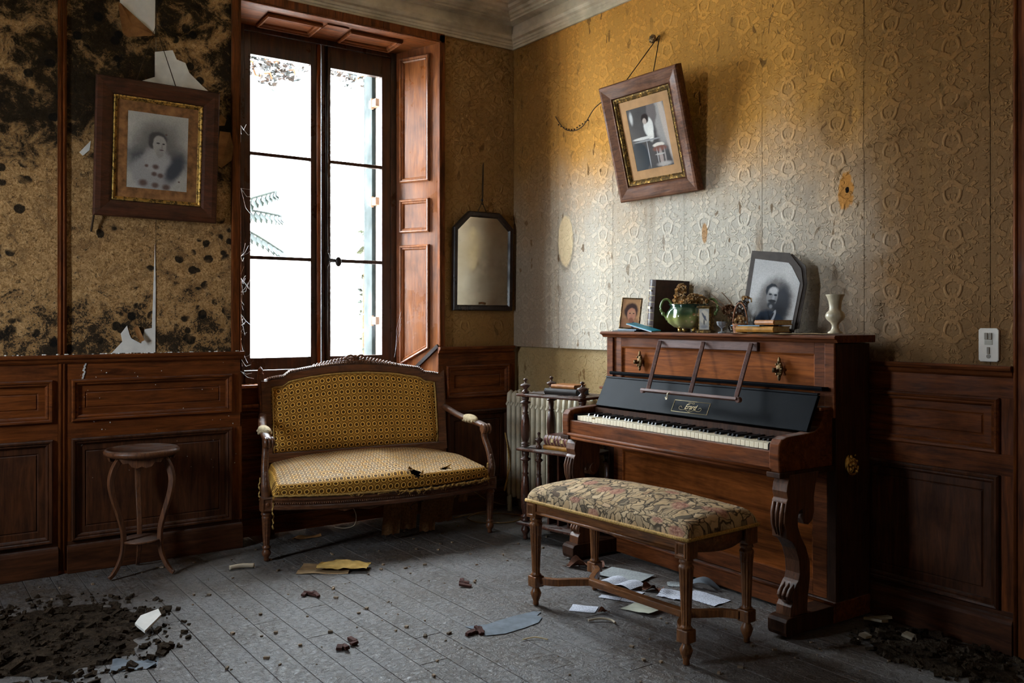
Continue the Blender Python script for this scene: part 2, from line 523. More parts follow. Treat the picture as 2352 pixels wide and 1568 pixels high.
M['mould'] = m_mould('mouldy_wallpaper')


def m_floor():
    t = NT('dusty_floor_board', 0.5, 0.5)
    p = t.pos(); r = t.rnd()
    off = t.math('MULTIPLY', r, 9.0)
    g = t.noise(t.map(t.vmath('ADD', p, t.comb(off, off, 0.0)), (22, 1.6, 1)), 1.5, 5, 0.6, 0.6)
    col = t.ramp(g, [(0.3, (0.045, 0.031, 0.022)), (0.6, (0.10, 0.075, 0.056)), (0.8, (0.155, 0.125, 0.10))])
    col = t.mix(t.math('MULTIPLY', r, 0.35), col, (0.075, 0.055, 0.042))
    d1 = t.noise(p, 2.6, 6, 0.65); d2 = t.noise(p, 38, 5, 0.7, 0.8)
    dust = t.math('ADD', t.math('MULTIPLY', d1, 0.55), t.math('MULTIPLY', d2, 0.5))
    col = t.mix(t.mr(dust, 0.42, 0.62, 0.05, 0.8), col, (0.165, 0.154, 0.152))
    sp1 = t.noise(p, 62, 4, 0.75, 0.6)
    col = t.mix(t.mr(sp1, 0.545, 0.63, 0, 0.85), col, (0.036, 0.026, 0.020))
    col = t.mix(t.mr(t.noise(p, 105, 3, 0.7), 0.61, 0.70, 0, 0.8), col, (0.40, 0.385, 0.38))
    col = t.mix(t.mr(t.noise(p, 4.5, 6, 0.72), 0.53, 0.70, 0, 0.8), col, (0.060, 0.046, 0.036))
    return t.done(col, t.mr(dust, 0.4, 0.65, 0.36, 0.62), t.bump(t.math('ADD', t.math('MULTIPLY', d2, 1.0), t.math('MULTIPLY', g, 0.4)), 1.0, 0.012))


M['floor'] = m_floor()
M['ceil'] = flat('ceiling_plaster', (0.74, 0.64, 0.48), 0.9, 0.1, var=0.15, scale=2.5, bump=0.15)
M['cornice'] = flat('cornice_plaster', (0.46, 0.38, 0.28), 0.8, 0.15, var=0.3, scale=5, bump=0.15)
M['wallfill'] = flat('rough_wall', (0.30, 0.24, 0.17), 0.9, 0.1, var=0.25, scale=3, bump=0.3)
M['hidden'] = flat('tan_painted_wall', (0.24, 0.16, 0.09), 0.9, 0.1, var=0.1, scale=2, bump=0.05)
M['stone'] = flat('pale_stone', (0.75, 0.72, 0.68), 0.85, 0.15, var=0.12, scale=8, bump=0.3)
M['gravel'] = flat('pale_gravel', (0.52, 0.51, 0.47), 0.9, 0.1, var=0.2, scale=6, bump=0.4)

RX0, RY0, CZ = -4.75, -5.7, 3.345            # room: left wall, wall behind the viewer, ceiling

# ---- floor: base + separate boards
fl = MB().box(RX0, 0.03, RY0, 0.2, -0.09, -0.022).build('floor', M['wallfill'], kind='structure')
w = 0.118
i = 0
x = -0.004
while x > RX0 + 0.02:
    x1 = max(x - w, RX0 + 0.005)
    y = 0.2 if (-1.86 < (x + x1) / 2 < -0.62) else -0.002
    first = True
    while y > RY0 + 0.05:
        L = random.uniform(1.3, 2.5) * (random.uniform(0.3, 1) if first else 1)
        first = False
        y1 = max(y - L, RY0 + 0.005)
        if y1 - RY0 < 0.5: y1 = RY0 + 0.005
        zt = random.uniform(-0.0016, 0.0)
        MB().box(x1 + 0.0013, x - 0.0013, y1 + 0.001, y - 0.001, -0.022, zt).build('floor_board', M['floor'], fl, bevel=0.0016)
        y = y1
    x = x1

# ---- ceiling, far walls
MB().box(RX0 - 0.1, 0.18, RY0 - 0.1, 0.6, CZ, CZ + 0.12).build('ceiling', M['ceil'], kind='structure')
wl = MB()
wl.box(RX0 - 0.15, RX0, RY0 - 0.1, -1.45, -0.05, CZ); wl.box(RX0 - 0.15, RX0, -1.05, 0.0, -0.05, CZ)
wl.box(RX0 - 0.15, RX0, -1.45, -1.05, -0.05, 1.15); wl.box(RX0 - 0.15, RX0, -1.45, -1.05, 2.35, CZ)
wl.build('wall_left', M['hidden'], kind='structure')
MB().box(RX0 - 0.15, 0.18, RY0 - 0.15, RY0, -0.05, CZ).build('wall_front', M['hidden'], kind='structure')

# ---- window wall
NL, NR, NT_ = -1.884, -0.602, 3.045          # niche at the wall face
wb = MB()
wb.box(RX0, NL, 0.004, 0.6, -0.05, CZ); wb.box(NR, 0.18, 0.004, 0.6, -0.05, CZ); wb.box(NL, NR, 0.004, 0.6, NT_ + 0.02, CZ)
wb.box(NL, -1.775, 0.36, 0.6, -0.05, NT_ + 0.02); wb.box(-0.775, NR, 0.36, 0.6, -0.05, NT_ + 0.02)
wb.box(-1.775, -0.775, 0.36, 0.6, -0.05, 0.93); wb.box(-1.775, -0.775, 0.36, 0.6, 2.99, NT_ + 0.02)
wall_back = wb.build('wall_back', M['wallfill'], kind='structure')
wr = MB().box(0.032, 0.18, RY0, 0.004, -0.05, CZ)
wall_right = wr.build('wall_right', m_wallpaper('old_stained_wallpaper', (0.33, 0.22, 0.10), (0.42, 0.31, 0.17), False), kind='structure')

# wallpaper lengths, each its own sheet
PZ0, PZ1 = 1.086, 3.12
for a, b, mt in ((-1.930, -2.328, 'mould'), (-2.3305, -2.757, 'mould'), (-2.795, -3.33, 'mould'), (-3.333, -3.87, 'mould'), (-3.873, RX0, 'mould'), (0.0, -0.565, 'paper_c')):
    n = 24

    def sheet(u, v, a=a, b=b):
        xx = b + (a - b) * u; zz = PZ0 + (PZ1 - PZ0) * v
        return (xx, -0.002 + 0.004 * (mnoise.noise((xx * 2.3, 1.7, zz * 2.3)) - 0.4) * (0.35 if mt == 'paper_c' else 1.0), zz)
    MB().grid(sheet, 14, 48).build('wallpaper_length', M[mt], wall_back)
YS = [0.0, -0.494, -1.009, -1.576, -2.092, -2.644, -3.184, -3.74, -4.3, -4.86, RY0]
for k in range(len(YS) - 1):
    a, b = YS[k] - 0.0012, YS[k + 1] + 0.0012
    nz = 60

    def f(u, v, a=a, b=b):
        yy = a + (b - a) * u; zz = PZ0 + (PZ1 - PZ0) * v
        bow = 0.003 * mnoise.noise((0.4, yy * 2, zz * 1.5))
        if yy < -2.64 and yy > -3.19:                                   # loose length sagging in one crease
            zc = 2.02 - 0.14 * (-(yy) - 2.64) / 0.55 * -1
            d = (zz - zc)
            bow += 0.010 * math.exp(-(d / 0.012) ** 2) + (0.008 * math.exp(-d / 0.22) if d > 0 else 0)
        return (0.0 - bow * 1.0, yy, zz)
    g = MB().grid(f, 10, nz * 2)
    g.box(0.004, 0.031, b, a, PZ0, PZ1)
    g.add([(0, a, PZ0), (0.031, a, PZ0), (0.031, b, PZ0), (0, b, PZ0)], [(0, 1, 2, 3)])
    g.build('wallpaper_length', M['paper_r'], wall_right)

# ---- wainscot pieces
CAPP = [(0, 1.092), (0.030, 1.092), (0.034, 1.084), (0.030, 1.074), (0.020, 1.068), (0.016, 1.056), (0.008, 1.048), (0, 1.046)]
BASEP = [(0, 0.0), (0.022, 0.0), (0.022, 0.115), (0.016, 0.128), (0.010, 0.135), (0, 0.140)]
MOULD = [(0, 0.0), (0.0, 0.012), (0.006, 0.020), (0.014, 0.018), (0.018, 0.010), (0.024, 0.012), (0.030, 0.006), (0.034, -0.004)]
FIELD = [(0, -0.004), (0.030, -0.004), (0.036, -0.009), (0.040, -0.004)]


def profile_run(name, prof, x0, x1, mat, parent, loc, rot, th):
    MB().prism(prof, lambda p, k: ((x0, x1)[k], -th - p[0], p[1])).build(name, mat, parent, loc, rot, bevel=0.0015)


def panel(parent, pts, loc, rot, th, mats=None, raised=True):
    a, b = mats or (M['oak'], M['oak_v'])
    MB().rings(pts, [(i, th + h) for i, h in MOULD], cap=False).build('panel_moulding', a, parent, loc, rot)
    q = inset(pts, 0.033)
    MB().rings(q, [(i, th + h) for i, h in (FIELD if raised else FIELD[:2])]).build('panel', a, parent, loc, rot)


def wainscot(parent, loc, rot, x0, x1, panels, th=0.016, cap=True, capx=None):
    """x0..x1 along the wall; panels [(xa, xb)]"""
    if cap:
        ca, cb = capx or (x0, x1)
        profile_run('chair_rail', CAPP, ca, cb, M['oak'], parent, loc, rot, th)
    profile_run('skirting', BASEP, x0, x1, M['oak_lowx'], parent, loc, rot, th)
    zs = [(0.968, 1.048, 'rail'), (0.672, 0.755, 'rail'), (0.135, 0.158, 'rail')]
    for z0, z1, nm in zs:
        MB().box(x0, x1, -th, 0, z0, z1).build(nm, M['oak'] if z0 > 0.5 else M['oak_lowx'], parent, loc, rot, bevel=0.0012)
    edges = [x0] + [e for p in panels for e in p] + [x1]
    for k in range(0, len(edges), 2):
        if edges[k + 1] - edges[k] > 0.004:
            MB().box(edges[k], edges[k + 1], -th + 0.0005, 0, 0.15, 0.97).build('stile', M['oak_v'], parent, loc, rot, bevel=0.0012)
    for a, b in panels:
        panel(parent, rect(a, b, 0.755, 0.968), loc, rot, th)
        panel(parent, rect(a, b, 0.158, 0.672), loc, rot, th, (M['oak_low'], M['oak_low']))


O3 = (0, 0, 0)
wainscot(wall_back, O3, O3, -2.757, -1.876, [(-2.737, -1.932)], capx=(-2.80, -1.868))
wainscot(wall_back, O3, O3, -4.74, -2.797, [(-4.55, -3.83), (-3.72, -2.82)], capx=(-4.74, -2.80))
wainscot(wall_back, O3, O3, -0.605, 0.0, [(-0.548, -0.052)], capx=(-0.61, -0.02))
RR = (0, 0, -PI / 2)
wainscot(wall_right, O3, RR, 1.02, 3.281, [(1.10, 2.28), (2.40, 3.228)])
MB().box(0, 1.02, -0.004, 0.03, 0.0, 0.10).build('skirting', M['oak'], wall_right, O3, RR)

# batten between the two wallpapered bays, full height
mb = MB().box(-2.797, -2.757, -0.018, 0.002, 0.0, 3.12); mb.tube([(-2.785, -0.018, 0.02), (-2.785, -0.018, 3.1)], 0.006, 8); mb.tube([(-2.768, -0.018, 0.02), (-2.768, -0.018, 3.1)], 0.006, 8)
mb.build('trim_1', M['oak_v'], kind='structure')
# door casing at the right edge
mb = MB().box(-0.03, 0.0, -3.40, -3.282, 0, 2.62); mb.tube([(-0.03, -3.292, 0), (-0.03, -3.292, 2.6)], 0.008, 8)
mb.build('trim_2', M['oak_v'], kind='structure')

# ---- cornice
prof = [(0.0, 3.104), (0.014, 3.104), (0.016, 3.118), (0.022, 3.122), (0.024, 3.134), (0.030, 3.138), (0.034, 3.152), (0.050, 3.160), (0.062, 3.176), (0.062, 3.186), (0.040, 3.188), (0.040, 3.250),
        (0.090, 3.262), (0.092, 3.272), (0.108, 3.276), (0.112, 3.290), (0.130, 3.294), (0.136, 3.310), (0.160, 3.318), (0.170, 3.332), (0.170, CZ)]
v = []; f = []
for d, z in prof:
    v += [(RX0, -d, z), (-d, -d, z), (-d, RY0, z)]
for k in range(len(prof) - 1):
    for j in range(2):
        a = k * 3 + j
        f.append((a, a + 1, a + 4, a + 3))
MB().add(v, f).build('trim_3', M['cornice'], kind='structure', label='grey plaster cornice moulding round the ceiling')

# ---- window
win = empty('window_1', (0, 0, 0), kind='structure', label='tall wooden casement window with six dusty panes in a panelled bay')
WY = 0.30
FW = M['frame_wood']
# fixed frame
for nm, b in (('frame_post', (-1.80, -1.758, WY - 0.005, WY + 0.06, 0.885, 3.03)), ('frame_post', (-0.782, -0.742, WY - 0.005, WY + 0.06, 0.885, 3.03)),
              ('frame_head', (-1.758, -0.782, WY - 0.005, WY + 0.06, 2.993, 3.03)), ('frame_sill', (-1.758, -0.782, WY - 0.02, WY + 0.06, 0.885, 0.962))):
    MB().box(*b).build(nm, FW, win, bevel=0.003)


def glass_mat():
    t = NT('dusty_glass', 0.1, 0.5)
    nt = t.t; out = nt.nodes['Material Output']
    p = t.pos()
    tr = nt.nodes.new('ShaderNodeBsdfTransparent'); tr.inputs[0].default_value = (0.97, 0.985, 0.98, 1)
    gl = nt.nodes.new('ShaderNodeBsdfGlossy'); gl.inputs['Roughness'].default_value = 0.03
    fr = nt.nodes.new('ShaderNodeFresnel'); fr.inputs[0].default_value = 1.35
    m1 = nt.nodes.new('ShaderNodeMixShader'); nt.links.new(fr.outputs[0], m1.inputs[0]); nt.links.new(tr.outputs[0], m1.inputs[1]); nt.links.new(gl.outputs[0], m1.inputs[2])
    du = nt.nodes.new('ShaderNodeBsdfTranslucent'); du.inputs[0].default_value = (0.8, 0.82, 0.85, 1)
    z = t.sep(p)[2]
    k = t.math('MULTIPLY', t.mr(t.noise(p, 11, 6, 0.7), 0.35, 0.7, 0.0005, 0.006), t.mr(z, 1.0, 1.7, 3.0, 0.5))
    m2 = nt.nodes.new('ShaderNodeMixShader'); nt.links.new(k, m2.inputs[0]); nt.links.new(m1.outputs[0], m2.inputs[1]); nt.links.new(du.outputs[0], m2.inputs[2])
    nt.links.new(m2.outputs[0], out.inputs[0])
    nt.nodes.remove(t.b)
    return t.m


M['glass'] = glass_mat()
ROWS = [(1.037, 1.630), (1.652, 2.254), (2.276, 2.856)]
for sx0, sx1, g0, g1 in ((-1.757, -1.272, -1.718, -1.338), (-1.266, -0.783, -1.205, -0.846)):
    sash = empty('sash', (0, 0, 0)); sash.parent = win
    for nm, b in (('stile', (sx0, g0, WY, WY + 0.042, 0.964, 2.991)), ('stile', (g1, sx1, WY, WY + 0.042, 0.964, 2.991)),
                  ('rail', (g0, g1, WY, WY + 0.042, 0.964, 1.037)), ('rail', (g0, g1, WY, WY + 0.042, 2.856, 2.991)),
                  ('glazing_bar', (g0, g1, WY + 0.004, WY + 0.036, 1.630, 1.652)), ('glazing_bar', (g0, g1, WY + 0.004, WY + 0.036, 2.254, 2.276))):
        MB().box(*b).build(nm, FW, sash, bevel=0.003)
    for z0, z1 in ROWS:
        MB().add([(g0, WY + 0.022, z0), (g1, WY + 0.022, z0), (g1, WY + 0.022, z1), (g0, WY + 0.022, z1)], [(0, 1, 2, 3)]).build('pane', M['glass'], sash)
# rounded cover bead and the bolt rod with its knob on the meeting stile
MB().tube([(-1.289, WY - 0.006, 0.97), (-1.289, WY - 0.006, 2.985)], 0.013, 10).build('cover_bead', M['reveal'], win)
MB().tube([(-1.238, WY - 0.012, 0.97), (-1.238, WY - 0.012, 2.985)], 0.008, 8).build('bolt_rod', M['iron'], win)
hd = MB()
hd.ball((-1.238, WY - 0.018, 1.645), 0.024, 12, 8, (0.8, 0.7, 1.9)); hd.tube([(-1.238, WY - 0.03, 1.645), (-1.215, WY - 0.06, 1.64), (-1.19, WY - 0.07, 1.632)], [0.009, 0.010, 0.012], 8)
hd.ball((-1.186, WY - 0.072, 1.63), 0.021, 12, 8, (1.0, 0.8, 1.5))
hd.ball((-1.238, WY - 0.012, 1.715), 0.014, 10, 6, (0.8, 0.6, 1.5)); hd.ball((-1.238, WY - 0.012, 1.575), 0.014, 10, 6, (0.8, 0.6, 1.5))
hd.build('bolt_handle', M['iron'], win)

# casing round the bay
for b in ((-1.932, NL, -0.026, 0.004, 1.09, 3.10), (NR, -0.560, -0.026, 0.004, 1.09, 3.10), (-1.932, -0.560, -0.026, 0.004, NT_, 3.104)):
    MB().box(*b).build('casing', M['oak_v'], win, bevel=0.004)
MB().tube([(-1.889, -0.026, 1.1), (-1.889, -0.026, NT_ + 0.006), (-0.597, -0.026, NT_ + 0.006), (-0.597, -0.026, 1.1)], 0.007, 8).build('casing_bead', M['oak_v'], win)
MB().box(-1.884, -1.876, -0.016, 0.30, 0, 1.06).build('bay_edge_board', M['oak_v'], win)

# right splayed reveal: shutter boards with three raised panels, bottom cut on the slant
ANG = math.atan2(-0.304, 0.143); RL = math.hypot(0.143, 0.304)
RO = (-0.745, 0.304, 0)
rm = (M['reveal'], M['reveal'])
MB().prism([(0, 0.0), (RL, 0.0), (RL, NT_), (0, NT_)], lambda p, k: (p[0], (0.0, 0.03)[k], p[1])).build('reveal_board', M['reveal'], win, RO, (0, 0, ANG))
for pts in (rect(0.040, 0.276, 2.165, 2.985), rect(0.040, 0.276, 1.835, 2.055), [(0.040, 0.965), (0.276, 1.082), (0.276, 1.755), (0.040, 1.755)]):
    panel(win, pts, RO, (0, 0, ANG), 0.0, rm)
MB().bar((RL + 0.012, -0.010, 1.100), (RL - 0.175, -0.010, 0.945), 0.022, 0.018, (0, 1, 0)).build('slanted_cap', M['mframe'], win, RO, (0, 0, ANG))
panel(win, [(0.05, 0.15), (0.29, 0.15), (0.29, 0.93), (0.05, 0.85)], RO, (0, 0, ANG), 0.0, rm)
# left reveal and head
LO = (NL, 0.0, 0); LA = math.atan2(0.304, 0.10)
MB().prism([(0, 0), (0.32, 0), (0.32, NT_), (0, NT_)], lambda p, k: (p[0], (0.0, 0.02)[k], p[1])).build('reveal_board', M['oak_v'], win, LO, (0, 0, LA))
MB().add([(NL, 0, NT_), (NR, 0, NT_), (-0.745, 0.31, NT_ - 0.02), (-1.80, 0.31, NT_ - 0.02)], [(0, 1, 2, 3)]).build('head_board', M['oak'], win)
for a, b in ((-1.70, -1.36), (-1.18, -0.82)):
    panel(win, rect(a, b, -0.26, -0.06), (0, 0, NT_ - 0.004), (PI / 2 - 0.06, 0, 0), 0.0)
MB().box(-1.34, -1.20, 0.04, 0.29, NT_ - 0.012, NT_ - 0.004).build('head_rail', M['oak'], win)

# apron under the window
AY = 0.20
apr = empty('trim_4', (0, 0, 0), kind='structure', label='panelled oak apron below the window behind the settee')
MB().box(-1.876, -0.62, AY, AY + 0.05, 0, 0.868).build('apron_board', M['oak'], apr)
MB().box(-1.876, -0.62, AY - 0.035, WY, 0.868, 0.886).build('window_stool', M['reveal'], apr, bevel=0.004)
MB().tube([(-1.87, AY - 0.01, 0.760), (-0.63, AY - 0.01, 0.760)], 0.012, 8).build('bead', M['reveal'], apr)
MB().tube([(-1.87, AY - 0.006, 0.735), (-0.63, AY - 0.006, 0.735)], 0.008, 8).build('bead', M['oak'], apr)
for a, b in ((-1.84, -1.28), (-1.22, -0.66)):
    panel(apr, rect(a, b, 0.555, 0.722), (0, AY, 0), O3, 0.0)
    panel(apr, rect(a, b, 0.14, 0.478), (0, AY, 0), O3, 0.0)
MB().tube([(-1.87, AY - 0.004, 0.523), (-0.63, AY - 0.004, 0.523)], 0.009, 8).build('bead', M['oak'], apr)
MB().box(-1.876, -0.62, AY - 0.02, AY, 0, 0.10).build('skirting', M['oak'], apr)

# second window, in the left wall outside the picture
w2 = empty('window_2', (0, 0, 0), kind='structure')
for b in ((RX0 - 0.08, RX0 - 0.04, -1.45, -1.42, 1.15, 2.35), (RX0 - 0.08, RX0 - 0.04, -1.08, -1.05, 1.15, 2.35), (RX0 - 0.08, RX0 - 0.04, -1.42, -1.08, 1.15, 1.19), (RX0 - 0.08, RX0 - 0.04, -1.42, -1.08, 2.31, 2.35)):
    MB().box(*b).build('window_frame', FW, w2)

# ---- outside
MB().box(-14, 12, 0.6, 26, -0.35, -0.3).build('ground', M['gravel'], kind='structure')
MB().box(-20, RX0 - 0.15, -14, 26, -0.4, -0.36).build('ground', M['gravel'], kind='structure')
jm = MB().box(-0.795, -0.775, 0.362, 0.60, 0.93, 2.99)
jm.build('trim_5', M['stone'], kind='structure')

# ------------------------------------------------------------------ upholstery materials


def m_rings(name):
    t = NT(name, 0.75, 0.2)
    u = t.uv()
    x, y, _ = t.sep(t.map(u, (1 / 0.0375, 1 / 0.0375, 1)))
    row = t.math('FLOOR', y)
    sh = t.math('MULTIPLY', row, 0.04)
    fx = t.math('SUBTRACT', t.math('FRACT', t.math('ADD', x, sh)), 0.5); fy = t.math('SUBTRACT', t.math('FRACT', y), 0.5)
    d = t.math('SQRT', t.math('ADD', t.math('MULTIPLY', fx, fx), t.math('MULTIPLY', fy, fy)))
    ring = t.math('MULTIPLY', t.mr(d, 0.23, 0.28), t.mr(d, 0.345, 0.40, 1, 0))
    dot = t.mr(d, 0.20, 0.26, 1, 0)
    dc = t.math('ADD', t.math('SUBTRACT', 0.5, t.math('ABSOLUTE', fx)), t.math('SUBTRACT', 0.5, t.math('ABSOLUTE', fy)))
    dia = t.math('MULTIPLY', t.mr(dc, 0.05, 0.10), t.mr(dc, 0.17, 0.23, 1, 0))
    halo = t.math('MULTIPLY', t.mr(d, 0.40, 0.43), t.mr(d, 0.46, 0.50, 1, 0))
    wear = t.noise(u, 7, 5, 0.65)
    th = t.noise(t.map(u, (900, 900, 1)), 1.0, 2, 0.5)
    col = t.mix(t.mr(wear, 0.3, 0.7), (0.30, 0.125, 0.012), (0.48, 0.22, 0.026))
    col = t.mix(t.math('MULTIPLY', dia, 0.6), col, (0.62, 0.34, 0.09))
    col = t.mix(ring, col, (1.0, 0.58, 0.12))
    col = t.mix(t.math('MULTIPLY', dot, 0.85), col, (0.045, 0.020, 0.006))
    col = t.mix(t.math('MULTIPLY', halo, 0.8), col, (0.055, 0.026, 0.008))
    col = t.mix(t.mr(wear, 0.52, 0.75, 0, 0.6), col, (0.15, 0.07, 0.012))
    nz = t.sep(t.node('ShaderNodeNewGeometry', out=1))[2]
    k = t.math('MULTIPLY', t.mr(nz, 0.75, 0.97, 0, 0.55), t.mr(t.noise(u, 20, 4), 0.3, 0.6, 0.4, 1))
    col = t.mix(k, col, t.mix(ring, (0.20, 0.165, 0.13), (0.55, 0.50, 0.43)))
    h = t.math('ADD', t.math('MULTIPLY', ring, 1.0), t.math('MULTIPLY', th, 0.25))
    return t.done(col, None, t.bump(h, 0.5, 0.004))


def m_tapestry():
    t = NT('floral_tapestry', 0.85, 0.15)
    u = t.uv()
    wv = t.noise(u, 9, 3, 0.5, 0.5)
    n2 = t.noise(t.map(u, (1, 1, 1), (3.1, 1.7, 0)), 9, 3, 0.5, 0.5)
    v = t.vmath('ADD', u, t.vmath('MULTIPLY', t.comb(t.math('SUBTRACT', wv, 0.5), t.math('SUBTRACT', n2, 0.5), 0.0), (0.13, 0.13, 0)))
    vs = t.map(v, (34, 19, 1), rot=(0, 0, 0.5))
    e = t.voro(vs, 1.0, 'DISTANCE_TO_EDGE', 0)
    cc = t.voro(vs, 1.0, 'F1', 1)
    r = t.sep(cc)[0]; r2 = t.sep(cc)[1]
    leaf = t.ramp(r, [(0.0, (0.50, 0.33, 0.17)), (0.35, (0.62, 0.44, 0.25)), (0.6, (0.40, 0.28, 0.16)), (0.85, (0.72, 0.53, 0.32)), (1.0, (0.48, 0.27, 0.15))])
    vein = t.noise(t.map(v, (90, 12, 1), rot=(0, 0, 0.5)), 1.0, 2, 0.5)
    leaf = t.mix(t.mr(vein, 0.52, 0.66, 0, 0.6), leaf, (0.12, 0.085, 0.05))
    leaf = t.mix(t.mr(e, 0.02, 0.09, 0.9, 0), leaf, (0.028, 0.020, 0.014))
    leaf = t.mix(t.mr(r2, 0.88, 0.92, 0, 0.80), leaf, (0.06, 0.048, 0.035))
    fl_ = t.voro(t.map(u, (7.5, 7.5, 1)), 1.0, 'F1', 0)
    rose = t.mr(fl_, 0.20, 0.30, 1, 0)
    pet = t.noise(t.map(u, (60, 60, 1)), 1.0, 3, 0.6, 1.5)
    rc = t.ramp(pet, [(0.35, (0.20, 0.07, 0.05)), (0.5, (0.44, 0.19, 0.13)), (0.65, (0.58, 0.34, 0.23))])
    col = t.mix(t.math('MULTIPLY', rose, 0.85), leaf, rc)
    wv2 = t.noise(t.map(u, (700, 700, 1)), 1.0, 1, 0.5)
    col = t.mix(t.mr(wv2, 0.4, 0.7, 0, 0.25), col, (0.06, 0.045, 0.03))
    return t.done(col, None, t.bump(t.math('ADD', wv2, t.mr(e, 0, 0.1)), 0.4, 0.003))


M['rings'] = m_rings('ring_patterned_upholstery')
M['tapestry'] = m_tapestry()
M['braid'] = flat('gold_braid', (0.46, 0.27, 0.075), 0.7, 0.25, var=0.5, scale=160, bump=0.8)
M['stuffing'] = flat('dark_stuffing', (0.020, 0.016, 0.012), 0.95, 0.05, var=0.5, scale=60, bump=0.9)
M['jute'] = flat('torn_jute_webbing', (0.17, 0.085, 0.035), 0.9, 0.1, var=0.4, scale=90, bump=0.6)
M['padcloth'] = flat('faded_arm_pad', (0.46, 0.36, 0.22), 0.85, 0.1, var=0.3, scale=70, bump=0.6)

# ------------------------------------------------------------------ settee
SET = empty('settee', (-1.215, -0.462, 0), math.radians(-7.6), 'carved wooden settee with torn gold ring-patterned upholstery below the window', 'settee')
SW = M['settee_wood']


def leg_profile(h):
    return [(0.010, 0.0), (0.014, 0.006), (0.012, 0.02), (0.021, 0.032), (0.024, 0.045), (0.018, 0.058), (0.016, 0.064), (0.022, 0.068), (0.022, 0.076), (0.015, 0.080), (0.016, 0.085),
            (0.017, 0.095), (0.021, h * 0.6), (0.024, h - 0.035), (0.025, h - 0.03), (0.021, h - 0.026), (0.028, h - 0.018), (0.028, h - 0.010), (0.022, h - 0.006), (0.022, h)]


for sx in (-1, 1):
    MB().lathe(leg_profile(0.262), 48, (0.655 * sx, 0, 0), flute=(10, 0.22, 0.09, 0.225)).build('front_leg', SW, SET)
    bk = MB().box(0.655 * sx - 0.031, 0.655 * sx + 0.031, -0.031, 0.031, 0.262, 0.338)
    bk.rings(rect(0.655 * sx - 0.031, 0.655 * sx + 0.031, 0.262, 0.338), [(0.004, 0.031), (0.006, 0.036), (0.010, 0.036), (0.012, 0.032)])
    bk.ball((0.655 * sx, -0.032, 0.30), 0.012, 10, 6, (1, 0.5, 1))
    bk.build('corner_block', SW, SET, bevel=0.002)
    # back post: rear leg and stile of the back in one raked piece
    MB().tube([(0.50 * sx, 0.56, 0), (0.535 * sx, 0.50, 0.20), (0.555 * sx, 0.475, 0.42), (0.567 * sx, 0.505, 0.70), (0.572 * sx, 0.545, 0.945)], [0.016, 0.021, 0.025, 0.024, 0.023], 4, up=(0, 1, 0), smooth=False).build('back_post', SW, SET, bevel=0.003)
    MB().lathe([(0.017, 0), (0.020, 0.006), (0.012, 0.012), (0.015, 0.018), (0.016, 0.028), (0.008, 0.040), (0.0, 0.05)], 14, (0.572 * sx, 0.545, 0.945)).build('finial', SW, SET)
    # arm: swept support, scroll and arm rail
    sup = MB().tube(catmull([(0.655 * sx, 0.0, 0.338), (0.663 * sx, -0.004, 0.40), (0.660 * sx, 0.02, 0.48), (0.648 * sx, 0.055, 0.56), (0.645 * sx, 0.055, 0.612)], 6), [0.034 - 0.012 * min(1, i / 10) for i in range(25)], 8, sx=0.85, sy=0.9, up=(0, 1, 0))
    for q in range(3): sup.ball((0.660 * sx, -0.02 + q * 0.006, 0.40 + q * 0.025), 0.014, 8, 5, (0.7, 0.8, 1.5))
    sup.build('arm_support', SW, SET)
    arm = MB().tube(catmull([(0.640 * sx, 0.025, 0.628), (0.636 * sx, 0.10, 0.640), (0.622 * sx, 0.22, 0.652), (0.602 * sx, 0.35, 0.672), (0.573 * sx, 0.49, 0.712)], 6), [0.024] * 25, 8, sx=1.0, sy=0.75)
    arm.tube([(0.640 * sx - 0.027, 0.022, 0.618), (0.640 * sx + 0.027, 0.022, 0.618)], 0.027, 16)
    for q in (-0.018, 0.0, 0.018): arm.tube([(0.640 * sx + q - 0.005, 0.020, 0.618), (0.640 * sx + q + 0.005, 0.020, 0.618)], 0.030, 16)
    armo = arm.build('arm_rail', SW, SET)
    pad = MB().ball((0.622 * sx, 0.205, 0.660), 0.033, 16, 10, (0.95, 2.9, 0.85))
    for q in range(14):
        a_ = q / 14 * 2 * PI
        pad.ball((0.622 * sx + 0.030 * math.cos(a_), 0.205 + 0.085 * math.sin(a_), 0.652 + random.uniform(-.006, .006)), 0.008, 6, 4)
    pad.build('arm_pad', M['padcloth'], armo)


def back_top(u):                       # u -1..1 -> height of the crest outline
    a = abs(u)
    if a > 0.80: return 0.915 + 0.018 * math.cos((a - 0.80) / 0.20 * PI / 2)
    t_ = (0.80 - a) / 0.80
    return 0.933 + 0.022 * min(1, t_ * 12) + 0.048 * math.sin(min(1, t_) * PI / 2)


def lean(z): return 0.472 + 0.155 * max(0, z - 0.40) ** 1.15


# frame of the back: bottom rail, crest rail
n = 40
v = []; f = []
for i in range(n + 1):
    u = -1 + 2 * i / n; xx = 0.556 * u; zt = back_top(u); zi = zt - 0.055
    for (zz, dy) in ((zi, -0.026), (zi + 0.008, -0.034), (zt - 0.012, -0.034), (zt, -0.022), (zt, 0.02), (zi, 0.02)):
        v.append((xx, lean(zz) + dy, zz))
for i in range(n):
    for k in range(6):
        f.append((i * 6 + k, i * 6 + (k + 1) % 6, (i + 1) * 6 + (k + 1) % 6, (i + 1) * 6 + k))
f += [tuple(range(6))[::-1], tuple(range(n * 6, n * 6 + 6))]
CRR = MB().add(v, f).build('crest_rail', SW, SET)
MB().prism([(0.440, -0.030), (0.492, -0.034), (0.492, 0.02), (0.440, 0.02)], lambda p, k: ((-0.556, 0.556)[k], lean(p[0]) + p[1], p[0])).build('back_bottom_rail', SW, SET, bevel=0.004)
